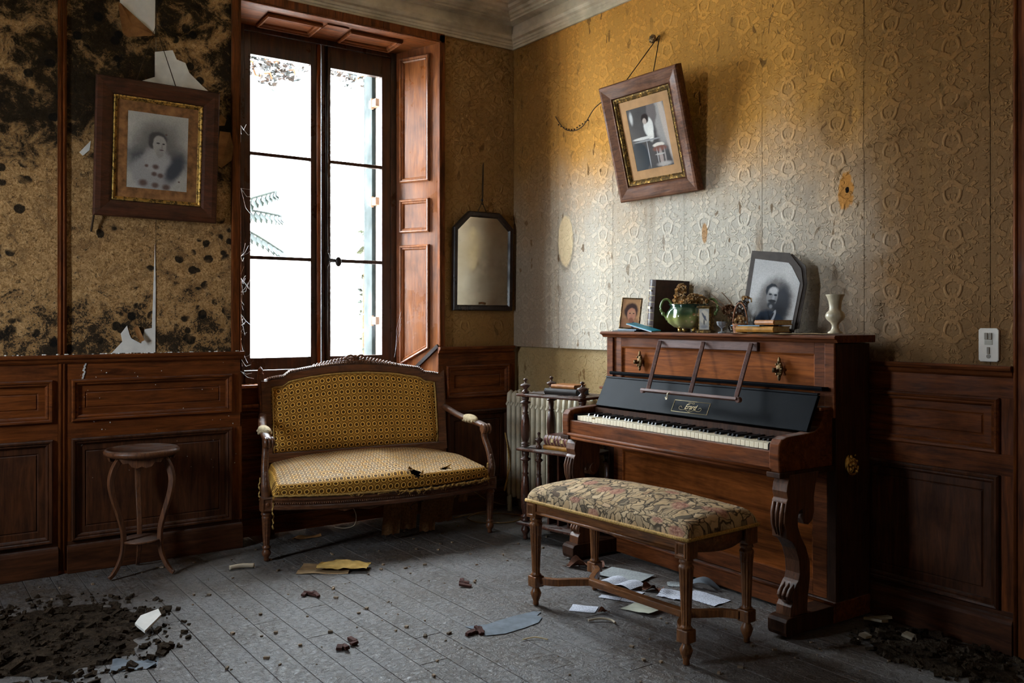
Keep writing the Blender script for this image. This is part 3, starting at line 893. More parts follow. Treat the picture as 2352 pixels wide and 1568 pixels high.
for sx in (-1, 1):
    MB().prism([(0.45, 0), (0.91, 0), (0.91, 1), (0.45, 1)], lambda p, k: (sx * ((0.575, 0.520)[k]), lean(p[0]) + (-0.032 if p[1] == 0 else 0.02), p[0])).build('back_side_rail', SW, SET, bevel=0.003)
rope = MB()
for i in range(96):
    u = -0.96 + 1.92 * i / 95; zt = back_top(u)
    rope.obox((0.556 * u, lean(zt) - 0.026, zt + 0.001), (0.006, 0.020, 0.016), (0, 0.6, 0.4))
rope.build('rope_carving', SW, CRR)
cr = MB()
for k in range(-12, 13):                                   # ribbon and leaf carving at the middle of the crest
    u = k * 0.021; a = abs(k) / 12
    hh = 0.030 * (1 - a) + 0.008
    zt = back_top(u / 0.556 if abs(u) < 0.5 else 0)
    cr.ball((u, lean(zt) - 0.006, zt + hh * 0.5), 0.013, 8, 5, (0.9, 0.9, 0.6 + hh * 40))
    cr.ball((u + 0.008, lean(zt) - 0.022, zt + 0.002 + hh * 0.3), 0.010, 8, 5, (1.3, 0.7, 0.8))
cr.ball((0, lean(1.0) - 0.01, 1.035), 0.020, 10, 6, (1.3, 0.7, 0.9))
for sx in (-1, 1): cr.tube(catmull([(0, lean(1.0) - 0.02, 1.03), (0.03 * sx, lean(1) - 0.025, 1.05), (0.06 * sx, lean(1) - 0.02, 1.035), (0.04 * sx, lean(1) - 0.02, 1.02)], 5), 0.006, 6)
cr.build('crest_carving', SW, CRR)


def back_pad(u, w_):
    xx = -0.520 + 1.040 * u; z0 = 0.493; z1 = back_top(xx / 0.556) - 0.052
    zz = z0 + (z1 - z0) * w_
    e = min(u, 1 - u) * 1.04 / 0.05; g = min(w_, 1 - w_) * 0.45 / 0.05
    b_ = 0.030 * min(1, max(0, e)) ** 0.5 * min(1, max(0, g)) ** 0.5
    lump = 0.010 * mnoise.noise((xx * 3.5, 0.3, zz * 5)) * min(1, g) * min(1, e)
    return (xx, lean(zz) - 0.012 - b_ - lump, zz)


BU = MB().grid(back_pad, 60, 30, uvfn=lambda u, w_: (u * 1.04, w_ * 0.43)).build('back_upholstery', M['rings'], SET)
edge = [back_pad(0.008, t_) for t_ in [i / 10 for i in range(11)]] + [back_pad(i / 30, 0.985) for i in range(31)] + [back_pad(0.992, 1 - i / 10) for i in range(11)]
MB().tube([(p[0], p[1] - 0.006, p[2] + random.uniform(-.002, .002)) for p in edge], 0.0055, 6).build('back_braid', M['braid'], BU)


# seat: bowed front rail with beading, domed cushion with a rip
def front_y(u):                       # u -1..1
    return -0.015 - 0.085 * (1 - u * u) ** 0.8


v = []; f = []; n = 32
sec = [(0.268, -0.010), (0.274, -0.020), (0.290, -0.022), (0.296, -0.014), (0.316, -0.014), (0.322, -0.024), (0.334, -0.024), (0.338, -0.012), (0.338, 0.03), (0.268, 0.03)]
for i in range(n + 1):
    u = -1 + 2 * i / n
    for zz, dy in sec: v.append((0.632 * u, front_y(u) + dy, zz - 0.014 * (1 - u * u)))
m_ = len(sec)
for i in range(n):
    for k in range(m_):
        f.append((i * m_ + k, i * m_ + (k + 1) % m_, (i + 1) * m_ + (k + 1) % m_, (i + 1) * m_ + k))
SRL = MB().add(v, f).build('seat_rail', SW, SET)
bd = MB()
for i in range(110):
    u = -0.985 + 1.97 * i / 109
    bd.ball((0.632 * u, front_y(u) - 0.018, 0.305 - 0.014 * (1 - u * u)), 0.0052, 6, 4)
bd.build('beading', SW, SRL)
for sx in (-1, 1):
    MB().bar((0.640 * sx, 0.03, 0.303), (0.545 * sx, 0.49, 0.303), 0.03, 0.068).build('side_rail', SW, SET, bevel=0.003)
MB().bar((-0.545, 0.49, 0.303), (0.545, 0.49, 0.303), 0.03, 0.06).build('back_seat_rail', SW, SET, bevel=0.003)
brk = MB()
brk.prism([(-0.36, 0.262), (-0.02, 0.262), (-0.05, 0.250), (-0.12, 0.238), (-0.20, 0.250), (-0.26, 0.240), (-0.32, 0.252)], lambda p, k: (p[0], front_y(p[0] / 0.632) + (0.0, 0.012)[k], p[1]))
brk.build('scalloped_apron', SW, SET)


def seat_pt(u, w_):                   # w_ 0 bottom of front edge .. 0.16 top of front edge .. 1 back
    uu = -1 + 2 * u
    yb = 0.475; yf = front_y(uu) - 0.016
    half = 0.632 if w_ < 0.16 else 0.632 - 0.085 * (w_ - 0.16) / 0.84
    xx = half * uu
    side = min(1.0, (1 - abs(uu)) / 0.06)
    edge_h = 0.345 + 0.012 * 0
    crown = 0.432 + 0.052 * (1 - uu * uu) ** 0.7
    if w_ < 0.16:
        t_ = w_ / 0.16
        zz = edge_h - 0.012 * (1 - uu * uu) + (0.405 + 0.020 * (1 - uu * uu) - edge_h) * math.sin(t_ * PI / 2)
        yy = yf - 0.012 * math.sin(t_ * PI) + 0.018 * t_ ** 3
    else:
        t_ = (w_ - 0.16) / 0.84
        yy = yf + 0.018 + (yb - yf - 0.018) * t_
        z_edge = 0.405 + 0.020 * (1 - uu * uu)
        zz = z_edge + (crown - z_edge) * math.sin(min(1, t_ * 1.5) * PI / 2)
        zz += 0.006 * mnoise.noise((xx * 5, yy * 5, 0))
        # the broken springs let the right half sink
        zz -= 0.030 * math.exp(-((uu - 0.42) / 0.28) ** 2 - ((t_ - 0.35) / 0.35) ** 2)
        zz += 0.012 * math.exp(-((uu - 0.10) / 0.10) ** 2 - ((t_ - 0.35) / 0.4) ** 2)
    zz -= 0.05 * (1 - side) ** 2
    return (xx, yy, zz)


def rip(u, w_):
    uu = -1 + 2 * u
    a = abs((uu - 0.235) / 0.062) + abs((w_ - 0.145) / 0.075) + 0.3 * mnoise.noise((uu * 40, w_ * 40, 1))
    b_ = abs((uu - 0.545) / 0.050) + abs((w_ - 0.215) / 0.030) + 0.3 * mnoise.noise((uu * 50, w_ * 50, 4))
    return a < 1 or b_ < 1


MB().grid(seat_pt, 130, 56, skip=rip, uvfn=lambda u, w_: (u * 1.26, w_ * 0.62)).build('seat_upholstery', M['rings'], SET)
MB().grid(lambda u, w_: (lambda p: (p[0] * 0.97, p[1] + 0.02, p[2] - 0.022))(seat_pt(u, 0.03 + w_ * 0.94)), 40, 20).build('seat_stuffing', M['stuffing'], SET)
for (uu, w0, dx, s_) in ((0.20, 0.20, -0.02, 1), (0.275, 0.10, 0.02, -1), (0.56, 0.235, 0.03, 1)):
    p = Vector(seat_pt((uu + 1) / 2, w0))
    MB().grid(lambda a, b_, p=p, dx=dx, s_=s_: (p.x + dx * b_ + (a - 0.5) * 0.05 * (1 - b_), p.y - 0.03 * b_ * s_, p.z + 0.004 + 0.020 * b_ * b_ + 0.004 * math.sin(a * 9)), 6, 6).build('torn_flap', M['rings'], SET)
br = []
for i in range(140):
    u = -0.99 + 1.98 * i / 139
    droop = 0.0 if u < 0.05 else 0.012 + 0.010 * mnoise.noise((u * 13, 0, 0))
    jit = 0.0015 if u < 0.05 else 0.006
    br.append((0.632 * u, front_y(u) - 0.030 + random.uniform(-jit, jit), 0.347 - 0.013 * (1 - u * u) - droop + random.uniform(-jit, jit)))
bm_ = MB().tube(br, 0.0060, 6)
for i in range(60):                                            # loose threads of the gimp
    q = random.choice(br[40:]); bm_.tube([q, (q[0] + random.uniform(-.01, .01), q[1] - 0.006, q[2] - random.uniform(.004, .016)), (q[0] + random.uniform(-.015, .015), q[1] - 0.008, q[2] - random.uniform(0.0, .02))], 0.0016, 4)
for (q0, dz) in (((-0.628, -0.035, 0.34), -0.17), ((-0.690, 0.0, 0.44), -0.12), ((0.628, -0.02, 0.42), -0.06)):
    bm_.tube([(q0[0] + random.uniform(-.005, .005), q0[1], q0[2] + dz * k / 10) for k in range(11)], 0.0045, 5)
bm_.build('gold_braid', M['braid'], SET)
# webbing and springs hanging out below
for k, (xa, xb, zl) in enumerate(((0.02, 0.13, 0.035), (0.14, 0.24, 0.05), (0.25, 0.35, 0.03), (0.355, 0.47, 0.07), (0.50, 0.56, 0.18))):
    y0 = 0.08 + 0.02 * (k % 2)
    MB().grid(lambda u, w_, xa=xa, xb=xb, zl=zl, y0=y0: (xa + (xb - xa) * u + 0.008 * math.sin(w_ * 4), y0 + 0.03 * math.sin(w_ * 2.5) + 0.006 * math.sin(u * 9), 0.262 - (0.262 - zl - 0.012 * mnoise.noise((u * 7, k, 0))) * w_), 8, 12).build('torn_webbing', M['jute'], SET)
for k in range(7):
    cx = random.uniform(-0.1, 0.5); cy = random.uniform(0.0, 0.25); rr_ = random.uniform(.02, .05)
    MB().tube([(cx + rr_ * math.cos(a * 0.5) + a * 0.003, cy + rr_ * math.sin(a * 0.5), 0.29 - a * 0.006) for a in range(20)], 0.0016, 4).build('loose_spring_wire', M['iron'], SET)
MB().tube(catmull([(-0.20, 0.02, 0.26), (-0.17, 0.0, 0.20), (-0.175, 0.0, 0.14), (-0.22, 0.02, 0.12), (-0.28, 0.03, 0.13)], 6), 0.0022, 5).build('loose_spring_wire', M['cornice'], SET)

# ------------------------------------------------------------------ piano bench
BEN = empty('piano_bench', (-0.935, -2.185, 0), math.radians(-90 + 3), 'long upholstered piano bench with floral tapestry seat and fluted legs', 'bench')
BL, BD = 0.43, 0.180
for sx in (-1, 1):
    for sy in (-1, 1):
        c = (BL * sx, BD * sy, 0)
        lg = [(0.009, 0.0), (0.013, 0.004), (0.012, 0.018), (0.021, 0.040), (0.025, 0.055), (0.018, 0.070), (0.014, 0.078), (0.014, 0.084)]
        MB().lathe(lg, 24, c).build('foot', M['walnut'], BEN)
        MB().box(c[0] - 0.026, c[0] + 0.026, c[1] - 0.026, c[1] + 0.026, 0.084, 0.132).build('stretcher_block', M['walnut'], BEN, bevel=0.004)
        up = [(0.016, 0.132), (0.024, 0.137), (0.018, 0.143), (0.018, 0.150), (0.022, 0.25), (0.0275, 0.352), (0.029, 0.358), (0.026, 0.366), (0.020, 0.371), (0.027, 0.378), (0.024, 0.388), (0.020, 0.392)]
        MB().lathe(up, 60, c, flute=(12, 0.20, 0.149, 0.353)).build('leg', M['walnut'], BEN)
        k = MB().box(c[0] - 0.030, c[0] + 0.030, c[1] - 0.030, c[1] + 0.030, 0.392, 0.462)
        k.rings(rect(c[0] - 0.026, c[0] + 0.026, 0.398, 0.456), [(0, 0), (0.002, 0.005), (0.010, 0.005), (0.012, 0.0)], y0=c[1] - 0.030, cap=True)
        k.build('corner_block', M['walnut'], BEN, bevel=0.002)
for sy in (-1, 1):
    r_ = MB().prism([(0.412, -0.020), (0.462, -0.022), (0.462, 0.02), (0.412, 0.02)], lambda p, k: ((-BL + 0.03, BL - 0.03)[k], BD * sy + p[1] * (1 if sy < 0 else -1), p[0]))
    r_.tube([(-BL + 0.03, BD * sy + 0.022 * sy, 0.418), (BL - 0.03, BD * sy + 0.022 * sy, 0.418)], 0.007, 8)
    r_.build('seat_rail', M['walnut_x'], BEN)
for sx in (-1, 1):
    pts = [(BL * sx + 0.004 * sx + 0.030 * sx * math.sin(PI * i / 12), -BD + 0.03 + (2 * BD - 0.06) * i / 12) for i in range(13)]
    r_ = MB()
    v = []; f = []
    for (a, b) in pts: v += [(a - 0.02 * sx, b, 0.412 - 0.012 * math.sin(PI * (b + BD) / (2 * BD))), (a, b, 0.412 - 0.012 * math.sin(PI * (b + BD) / (2 * BD))), (a, b, 0.462), (a - 0.02 * sx, b, 0.462)]
    for i in range(12):
        for k in range(4): f.append((i * 4 + k, i * 4 + (k + 1) % 4, i * 4 + 4 + (k + 1) % 4, i * 4 + 4 + k))
    r_.add(v, f, True).build('end_rail', M['walnut_x'], BEN)
    yk = MB()
    for sy in (-1, 1):
        P = catmull([(BL * sx - 0.02 * sx, BD * sy - 0.02 * sy, 0.108), ((BL - 0.075) * sx, (BD - 0.055) * sy, 0.108), ((BL - 0.115) * sx, (BD - 0.115) * sy, 0.108), ((BL - 0.165) * sx, 0.0, 0.108)], 5)
        yk.tube(P, 0.024, 4, sx=0.75, sy=0.9, smooth=False)
    yk.build('curved_stretcher', M['walnut'], BEN, bevel=0.002)
MB().bar((-BL + 0.15, 0, 0.108), (BL - 0.15, 0, 0.108), 0.036, 0.030).build('stretcher', M['walnut_x'], BEN, bevel=0.004)
HL, HD = BL + 0.032, BD + 0.030


def cush(u, w_):
    a = -1 + 2 * u; b = -1 + 2 * w_
    xx, yy = HL * a, HD * b
    ex, ey = 1 - abs(a), 1 - abs(b)
    rx = min(1, ex * HL / 0.055); ry = min(1, ey * HD / 0.055)
    round_ = math.sqrt(max(0, 1 - (1 - rx) ** 2)) * math.sqrt(max(0, 1 - (1 - ry) ** 2))
    zz = 0.468 + 0.052 * round_ + 0.052 * (1 - a * a) ** 0.6 * (1 - b * b) ** 0.8
    bul = 0.008
    xx += bul * math.sin(min(1, rx) * PI) * (1 if a > 0 else -1)
    yy += bul * math.sin(min(1, ry) * PI) * (1 if b > 0 else -1)
    return (xx, yy, zz + 0.003 * mnoise.noise((xx * 6, yy * 6, 0)))


def nonlin(t_):                     # more rows near the rim
    return 0.5 - 0.5 * math.cos(PI * t_)


cs = MB().grid(lambda u, w_: cush(nonlin(u), nonlin(w_)), 60, 40, uvfn=lambda u, w_: (nonlin(u) * 0.92, nonlin(w_) * 0.42 + 0.12 * (1 - min(1, min(nonlin(w_), 1 - nonlin(w_)) * 10)) * (-1 if w_ < 0.5 else 1)))
CU = cs.build('cushion', M['tapestry'], BEN)
loop = [(-HL, -HD), (HL, -HD), (HL, HD), (-HL, HD), (-HL, -HD)]
pts = []
for k in range(4):
    a, b = Vector(loop[k]), Vector(loop[k + 1])
    pts += [(*(a + (b - a) * t_ / 20), 0.466) for t_ in range(20)]
pts.append(pts[0])
MB().tube([(p[0] * 1.004, p[1] * 1.01, p[2]) for p in pts], 0.0055, 6, sy=1.4).build('braid', M['braid'], CU)

# ------------------------------------------------------------------ plant stand by the left wainscot
ST = empty('plant_stand', (-2.45, -0.235, 0), 0, 'small round three-legged wooden stand against the left wainscot', 'stand')
MB().lathe([(0.0, 0.590), (0.150, 0.590), (0.165, 0.596), (0.176, 0.606), (0.178, 0.616), (0.170, 0.626), (0.160, 0.628), (0.157, 0.624), (0.0, 0.623)], 48).build('top', M['stand'], ST)
for k, a in enumerate((-165, -42, 85)):
    a = math.radians(a)
    P = catmull([(0.105, 0.592), (0.142, 0.54), (0.158, 0.475), (0.146, 0.40), (0.115, 0.30), (0.096, 0.22), (0.098, 0.13), (0.118, 0.07), (0.148, 0.025), (0.168, 0.010)], 5)
    R_ = [0.021 - 0.009 * i / (len(P) - 1) for i in range(len(P))]
    MB().tube([(p[0] * math.cos(a), p[0] * math.sin(a), p[1]) for p in P], R_, 4, up=(-math.sin(a), math.cos(a), 0), smooth=False).build('leg', M['stand'], ST, bevel=0.003)
for a in (-103, 20, 145):
    a = math.radians(a)
    sc_ = [(-0.10, 0.592), (0.10, 0.592), (0.085, 0.570), (0.06, 0.572), (0.045, 0.552), (0.02, 0.545), (0.0, 0.553), (-0.02, 0.545), (-0.045, 0.552), (-0.06, 0.572), (-0.085, 0.570)]
    MB().prism(sc_, lambda p, k: (0.118 + 0.010 * k, p[0], p[1])).build('scalloped_apron', M['stand'], ST, rot=(0, 0, a))
MB().lathe([(0.0, 0.165), (0.095, 0.165), (0.100, 0.172), (0.095, 0.178), (0.0, 0.178)], 30).build('lower_shelf', M['stand'], ST)

# ------------------------------------------------------------------ radiator in the recess
RAD = empty('radiator', (-0.075, 0, 0), 0, 'cream cast-iron column radiator in the corner behind the shelf stand', 'radiator')
M['rad'] = flat('cream_radiator_paint', (0.50, 0.44, 0.33), 0.45, 0.35, var=0.2, scale=14, bump=0.1)
sec0 = None
for k in range(15):
    y = -0.125 - k * 0.0535
    if sec0 is None:
        s_ = MB()
        for dx in (-0.048, 0.048):
            s_.tube([(dx, 0, 0.10), (dx, 0, 0.13), (dx, 0, 0.40), (dx, 0, 0.74), (dx * 0.9, 0, 0.775), (dx * 0.55, 0, 0.792)], [0.013, 0.018, 0.0185, 0.0185, 0.020, 0.014], 12, up=(0, 1, 0))
        s_.tube([(-0.045, 0, 0.755), (0.045, 0, 0.755)], 0.026, 12); s_.tube([(-0.045, 0, 0.145), (0.045, 0, 0.145)], 0.024, 12)
        s_.tube([(0, -0.027, 0.745), (0, 0.027, 0.745)], 0.020, 10); s_.tube([(0, -0.027, 0.15), (0, 0.027, 0.15)], 0.020, 10)
        s_.obox((-0.067, 0.0, 0.715), (0.004, 0.016, 0.03), (0.6, 0, 0))
        sec0 = s_.build('section', M['rad'], RAD, (0, y, 0))
    else:
        inst(sec0, RAD, (0, y, 0))
for y in (-0.125, -0.875):
    ft = MB()
    for dx in (-0.045, 0.045): ft.lathe([(0.018, 0.0), (0.014, 0.02), (0.016, 0.11)], 10, (dx, y, 0))
    ft.build('foot', M['rad'], RAD)
MB().tube(catmull([(0.0, -0.10, 0.15), (0, -0.06, 0.15), (0.0, -0.045, 0.12), (0.0, -0.045, 0.0)], 5), 0.011, 10).build('pipe', M['rad'], RAD)

# ------------------------------------------------------------------ etagere
TH = math.radians(12)
ET = empty('etagere', (-0.486, -0.799, 0), -PI / 2 + TH, 'dark turned-wood shelf stand with books between piano and corner', 'shelf')
EW, ED = 0.415, 0.232
EB = M['ebony']


def spindle(z0, z1):
    h = z1 - z0
    q = [(0.016, 0), (0.021, 0.012), (0.021, 0.028), (0.013, 0.040), (0.024, 0.065), (0.024, 0.075), (0.012, 0.095), (0.015, 0.115), (0.021, 0.20), (0.024, 0.36), (0.021, 0.50), (0.016, 0.63), (0.011, 0.655),
         (0.017, 0.675), (0.011, 0.70), (0.015, 0.80), (0.013, 0.845), (0.027, 0.875), (0.027, 0.885), (0.014, 0.905), (0.018, 0.94), (0.019, 1.0)]
    return [(r * 1.18, z0 + z * h) for r, z in q]


FIN = [(0.018, 0), (0.024, 0.010), (0.012, 0.022), (0.011, 0.030), (0.030, 0.048), (0.030, 0.054), (0.020, 0.060), (0.006, 0.066), (0.006, 0.078), (0.012, 0.084), (0.012, 0.090), (0.0, 0.097)]
for (cx, cy) in ((0, 0), (EW, 0), (0, ED), (EW, ED)):
    if cx == EW and cy == 0:
        MB().lathe(spindle(0.535, 0.826), 22, (cx, cy, 0)).build('column', EB, ET); MB().lathe(spindle(0.106, 0.513), 22, (cx, cy, 0)).build('column', EB, ET)
    else:
        MB().lathe(spindle(0.535, 0.826), 22, (cx, cy, 0)).build('column', EB, ET)
        MB().lathe(spindle(0.106, 0.513), 22, (cx, cy, 0)).build('column', EB, ET)
    MB().lathe([(r, 0.842 + z * 0.92) for r, z in FIN], 20, (cx, cy, 0)).build('finial', EB, ET)
    MB().lathe([(0.008, 0.0), (0.015, 0.008), (0.012, 0.02), (0.013, 0.030), (0.026, 0.052), (0.026, 0.060), (0.016, 0.078), (0.018, 0.088)], 18, (cx, cy, 0)).build('foot', EB, ET)
MB().lathe([(r * 0.8, 0.529 + z) for r, z in FIN], 16, (0.085, 0.02, 0)).build('finial', EB, ET)
MB().lathe([(r * 0.75, z) for r, z in spindle(0.106, 0.513)], 18, (0.085, 0.02, 0)).build('column', EB, ET)
for z in (0.088, 0.513, 0.826):
    MB().box(-0.040, EW + 0.018, -0.040, ED + 0.028, z, z + 0.016).build('shelf', EB, ET, bevel=0.005)
for k in range(4):
    MB().box(0.14 + k * 0.072, 0.152 + k * 0.072, 0.03, ED - 0.02, 0.104, 0.512).build('divider', EB, ET)

# ------------------------------------------------------------------ upright piano
PIA = empty('upright_piano', (-0.515, -2.0, 0), math.radians(-91.5), 'old brown upright piano with open keyboard and folding music rest', 'piano')
PX0, PX1 = -0.762, 0.692                       # case ends
PF, PB = 0.250, 0.480                          # case front / back (depth)
PW, PK = M['piano'], M['piano_dark']
for x0, x1 in ((PX0, PX0 + 0.045), (PX1 - 0.045, PX1)):
    MB().box(x0, x1, PF, PB, 0.02, 1.168).build('side_panel', PK, PIA, bevel=0.003)
MB().box(PX0 + 0.045, PX1 - 0.045, PB - 0.02, PB, 0.02, 1.168).build('back_panel', PK, PIA)
lid = MB().prism([(0.205, 1.196), (0.212, 1.203), (PB + 0.005, 1.203), (PB + 0.005, 1.172), (0.228, 1.172), (0.220, 1.184), (0.207, 1.188)], lambda p, k: ((PX0 - 0.022, PX1 + 0.024)[k], p[0], p[1]))
lid.build('lid', PW, PIA, bevel=0.002)
# upper front: frame and figured panel
a, b = PX0 + 0.045, PX1 - 0.045
for nm, r_ in (('upper_stile', (a, a + 0.062, PF, PF + 0.02, 0.86, 1.172)), ('upper_stile', (b - 0.062, b, PF, PF + 0.02, 0.86, 1.172)),
               ('upper_rail', (a + 0.062, b - 0.062, PF, PF + 0.02, 1.122, 1.172)), ('upper_rail', (a + 0.062, b - 0.062, PF, PF + 0.02, 0.86, 0.90))):
    MB().box(*r_).build(nm, PW, PIA, bevel=0.0015)
MB().rings(rect(a + 0.062, b - 0.062, 0.90, 1.122), [(0, 0.0), (0.004, -0.002), (0.006, -0.010), (0.010, -0.011)], y0=PF).build('upper_panel', M['piano_fig'], PIA)
for xx in (PX0, PX1 - 0.05):
    MB().box(xx, xx + 0.05, PF - 0.012, PF, 0.86, 1.172).build('pilaster', PW, PIA, bevel=0.004)
# lower front
for nm, r_ in (('lower_stile', (a, a + 0.07, PF, PF + 0.02, 0.10, 0.66)), ('lower_stile', (b - 0.07, b, PF, PF + 0.02, 0.10, 0.66)),
               ('lower_rail', (a + 0.07, b - 0.07, PF, PF + 0.02, 0.565, 0.66)), ('lower_rail', (a + 0.07, b - 0.07, PF, PF + 0.02, 0.10, 0.165))):
    MB().box(*r_).build(nm, PW, PIA, bevel=0.0015)
MB().rings(rect(a + 0.07, b - 0.07, 0.165, 0.565), [(0, 0.0), (0.006, -0.002), (0.010, -0.012)], y0=PF).build('lower_panel', M['piano_fig'], PIA)
MB().box(PX0 - 0.004, PX1 + 0.004, PF - 0.02, PB, 0.012, 0.095).build('plinth', PW, PIA, bevel=0.004)
MB().tube([(PX0, PF - 0.022, 0.092), (PX1, PF - 0.022, 0.092)], 0.006, 8).build('plinth_bead', PW, PIA)
# toe blocks, scroll legs, cheeks
front = [(-0.030, 0.650), (-0.046, 0.615), (-0.052, 0.585), (-0.044, 0.556), (-0.052, 0.545), (-0.062, 0.505), (-0.064, 0.460), (-0.052, 0.425), (-0.052, 0.400), (-0.020, 0.385), (0.008, 0.350), (0.026, 0.300), (0.030, 0.250), (0.022, 0.222),
         (0.012, 0.214), (-0.006, 0.190), (-0.022, 0.170), (-0.022, 0.150), (-0.012, 0.140), (-0.026, 0.122), (-0.030, 0.085)]
rear = [(0.075, 0.085), (0.080, 0.150), (0.092, 0.220), (0.092, 0.290), (0.068, 0.350), (0.035, 0.400), (0.018, 0.440), (0.016, 0.470), (0.026, 0.500), (0.044, 0.508), (0.048, 0.488), (0.044, 0.468), (0.056, 0.446), (0.082, 0.440), (0.108, 0.456), (0.120, 0.492), (0.118, 0.545), (0.128, 0.600), (0.150, 0.650)]
toe = [(-0.062, 0.014), (-0.068, 0.030), (-0.068, 0.070), (-0.058, 0.082), (-0.040, 0.086), (PF + 0.01, 0.086), (PF + 0.01, 0.014)]
arm_top = [(PF + 0.005, 0.660), (-0.082, 0.660), (-0.086, 0.735), (-0.082, 0.772), (-0.066, 0.792), (-0.035, 0.801), (0.08, 0.806), (0.140, 0.812), (0.172, 0.828), (0.190, 0.858), (0.198, 0.892), (PF + 0.005, 0.892)]
for sx, xc in ((-1, PX0 + 0.045), (1, PX1 - 0.045)):
    lg = MB().prism(front + rear, lambda p, k: (xc + (-0.036, 0.036)[k], p[0], p[1]))
    for q in (-0.022, 0.0, 0.022):             # reeding on the knee and foot
        lg.tube([(xc + q, -0.056, 0.54), (xc + q, -0.067, 0.50), (xc + q * 0.8, -0.066, 0.45), (xc + q * 0.5, -0.056, 0.41)], [0.007, 0.009, 0.008, 0.004], 6, up=(1, 0, 0))
        lg.tube([(xc + q, 0.010, 0.205), (xc + q, -0.014, 0.184), (xc + q, -0.025, 0.162), (xc + q, -0.018, 0.145)], [0.006, 0.010, 0.011, 0.007], 6, up=(1, 0, 0))
    lg.tube([(xc - 0.040, 0.078, 0.478), (xc + 0.040, 0.078, 0.478)], 0.026, 18)
    lg.build('scroll_leg', M['stand'], PIA, bevel=0.003)
    MB().prism(toe, lambda p, k: (xc + (-0.046, 0.046)[k], p[0], p[1])).build('toe_block', PK, PIA, bevel=0.003)
    MB().tube([(xc - 0.010, -0.015, 0.011), (xc + 0.010, -0.015, 0.011)], 0.0110, 12).build('castor', M['iron'], PIA)
    MB().prism(arm_top, lambda p, k: (xc + (-0.026, 0.026)[k], p[0], p[1])).build('key_cheek', PW, PIA, bevel=0.006)
    MB().box(xc - 0.030, xc + 0.030, 0.170, PF + 0.004, 0.892, 0.906).build('cheek_cap', PW, PIA, bevel=0.004)
    MB().box(xc - 0.034, xc + 0.034, -0.090, PF, 0.640, 0.662).build('cheek_base', PK, PIA, bevel=0.003)
KA, KB = PX0 + 0.072, PX1 - 0.072
MB().box(KA, KB, -0.055, PF, 0.655, 0.722).build('key_bed', PK, PIA)
MB().box(KA, KB, -0.074, -0.051, 0.664, 0.741).build('key_slip', PW, PIA, bevel=0.003)
ks = MB().tube([(KA - 0.01, -0.078, 0.668), (KB + 0.01, -0.078, 0.668)], 0.008, 8); ks.tube([(KA - 0.01, -0.072, 0.652), (KB + 0.01, -0.072, 0.652)], 0.010, 8)
ks.build('key_slip_moulding', PW, PIA)
for x0, x1 in ((KA, KA + 0.030), (KB - 0.030, KB)):
    MB().box(x0, x1, -0.050, 0.10, 0.722, 0.772).build('key_block', M['black'], PIA, bevel=0.003)
NK = 52
kx0 = KA + 0.032; pit = (KB - 0.032 - kx0) / NK
wk = bk0 = None
for i in range(NK):
    x = kx0 + (i + 0.5) * pit
    dz = 0.0
    if i == 5: dz = -0.008
    if wk is None:
        k = MB().box(-pit / 2 + 0.0007, pit / 2 - 0.0007, -0.046, 0.105, 0.748, 0.7655)
        k.box(-pit / 2 + 0.0007, pit / 2 - 0.0007, -0.049, -0.046, 0.742, 0.7665)
        wk = k.build('white_key', M['ivory'], PIA, (x, 0, dz), bevel=0.0012)
    else:
        inst(wk, PIA, (x, 0, dz + random.uniform(-0.001, 0.0006)))
    if i % 7 in (0, 2, 3, 5, 6) and i < NK - 1:
        xb = kx0 + (i + 1) * pit
        if bk0 is None:
            bk0 = MB().prism([(0.004, 0.764), (0.010, 0.776), (0.100, 0.778), (0.100, 0.764)], lambda p, k: ((-0.0060, 0.0060)[k] * (1 if p[1] < 0.77 else 0.8), p[0], p[1])).build('black_key', M['ebonykey'], PIA, (xb, 0, 0), bevel=0.001)
        else:
            inst(bk0, PIA, (xb, 0, random.uniform(-0.001, 0.001)))
MB().box(KA, KB, 0.098, 0.112, 0.72, 0.800).build('key_back_rail', PK, PIA)
# fall board, folded open, with lip and name plate
fa = PX0 + 0.075; fb_ = PX1 - 0.030
fy0, fz0, fy1, fz1 = 0.098, 0.812, 0.172, 0.958
ft_ = math.atan2(fy1 - fy0, fz1 - fz0)
FBO = MB().prism([(fy0, fz0), (fy1, fz1), (fy1 + 0.016, fz1 - 0.006), (fy0 + 0.016, fz0 - 0.006)], lambda p, k: ((fa, fb_)[k] + (0.0 if k == 0 else 0), p[0], p[1])).build('fall_board', M['black'], PIA, bevel=0.002)
lip = MB().prism([(fy1 - 0.006, fz1), (fy1 - 0.003, fz1 + 0.006), (fy1 + 0.012, fz1 + 0.006), (fy1 + 0.012, fz1)], lambda p, k: ((fa, fb_)[k], p[0], p[1]))
lip.build('fall_board_hinge', M['black'], PIA)
MB().prism([(0.196, 0.972), (0.192, 0.986), (0.200, 0.990), (PF, 0.986), (PF, 0.972)], lambda p, k: ((fa - 0.002, fb_ + 0.002)[k], p[0], p[1])).build('fall_board_flap', M['black'], PIA, bevel=0.002)


def on_fall(x, s_, lift=0.001):              # point on the fall board face, s_ metres up from its lower edge
    return (x, fy0 + math.sin(ft_) * s_ - math.cos(ft_) * lift, fz0 + math.cos(ft_) * s_ + math.sin(ft_) * lift)


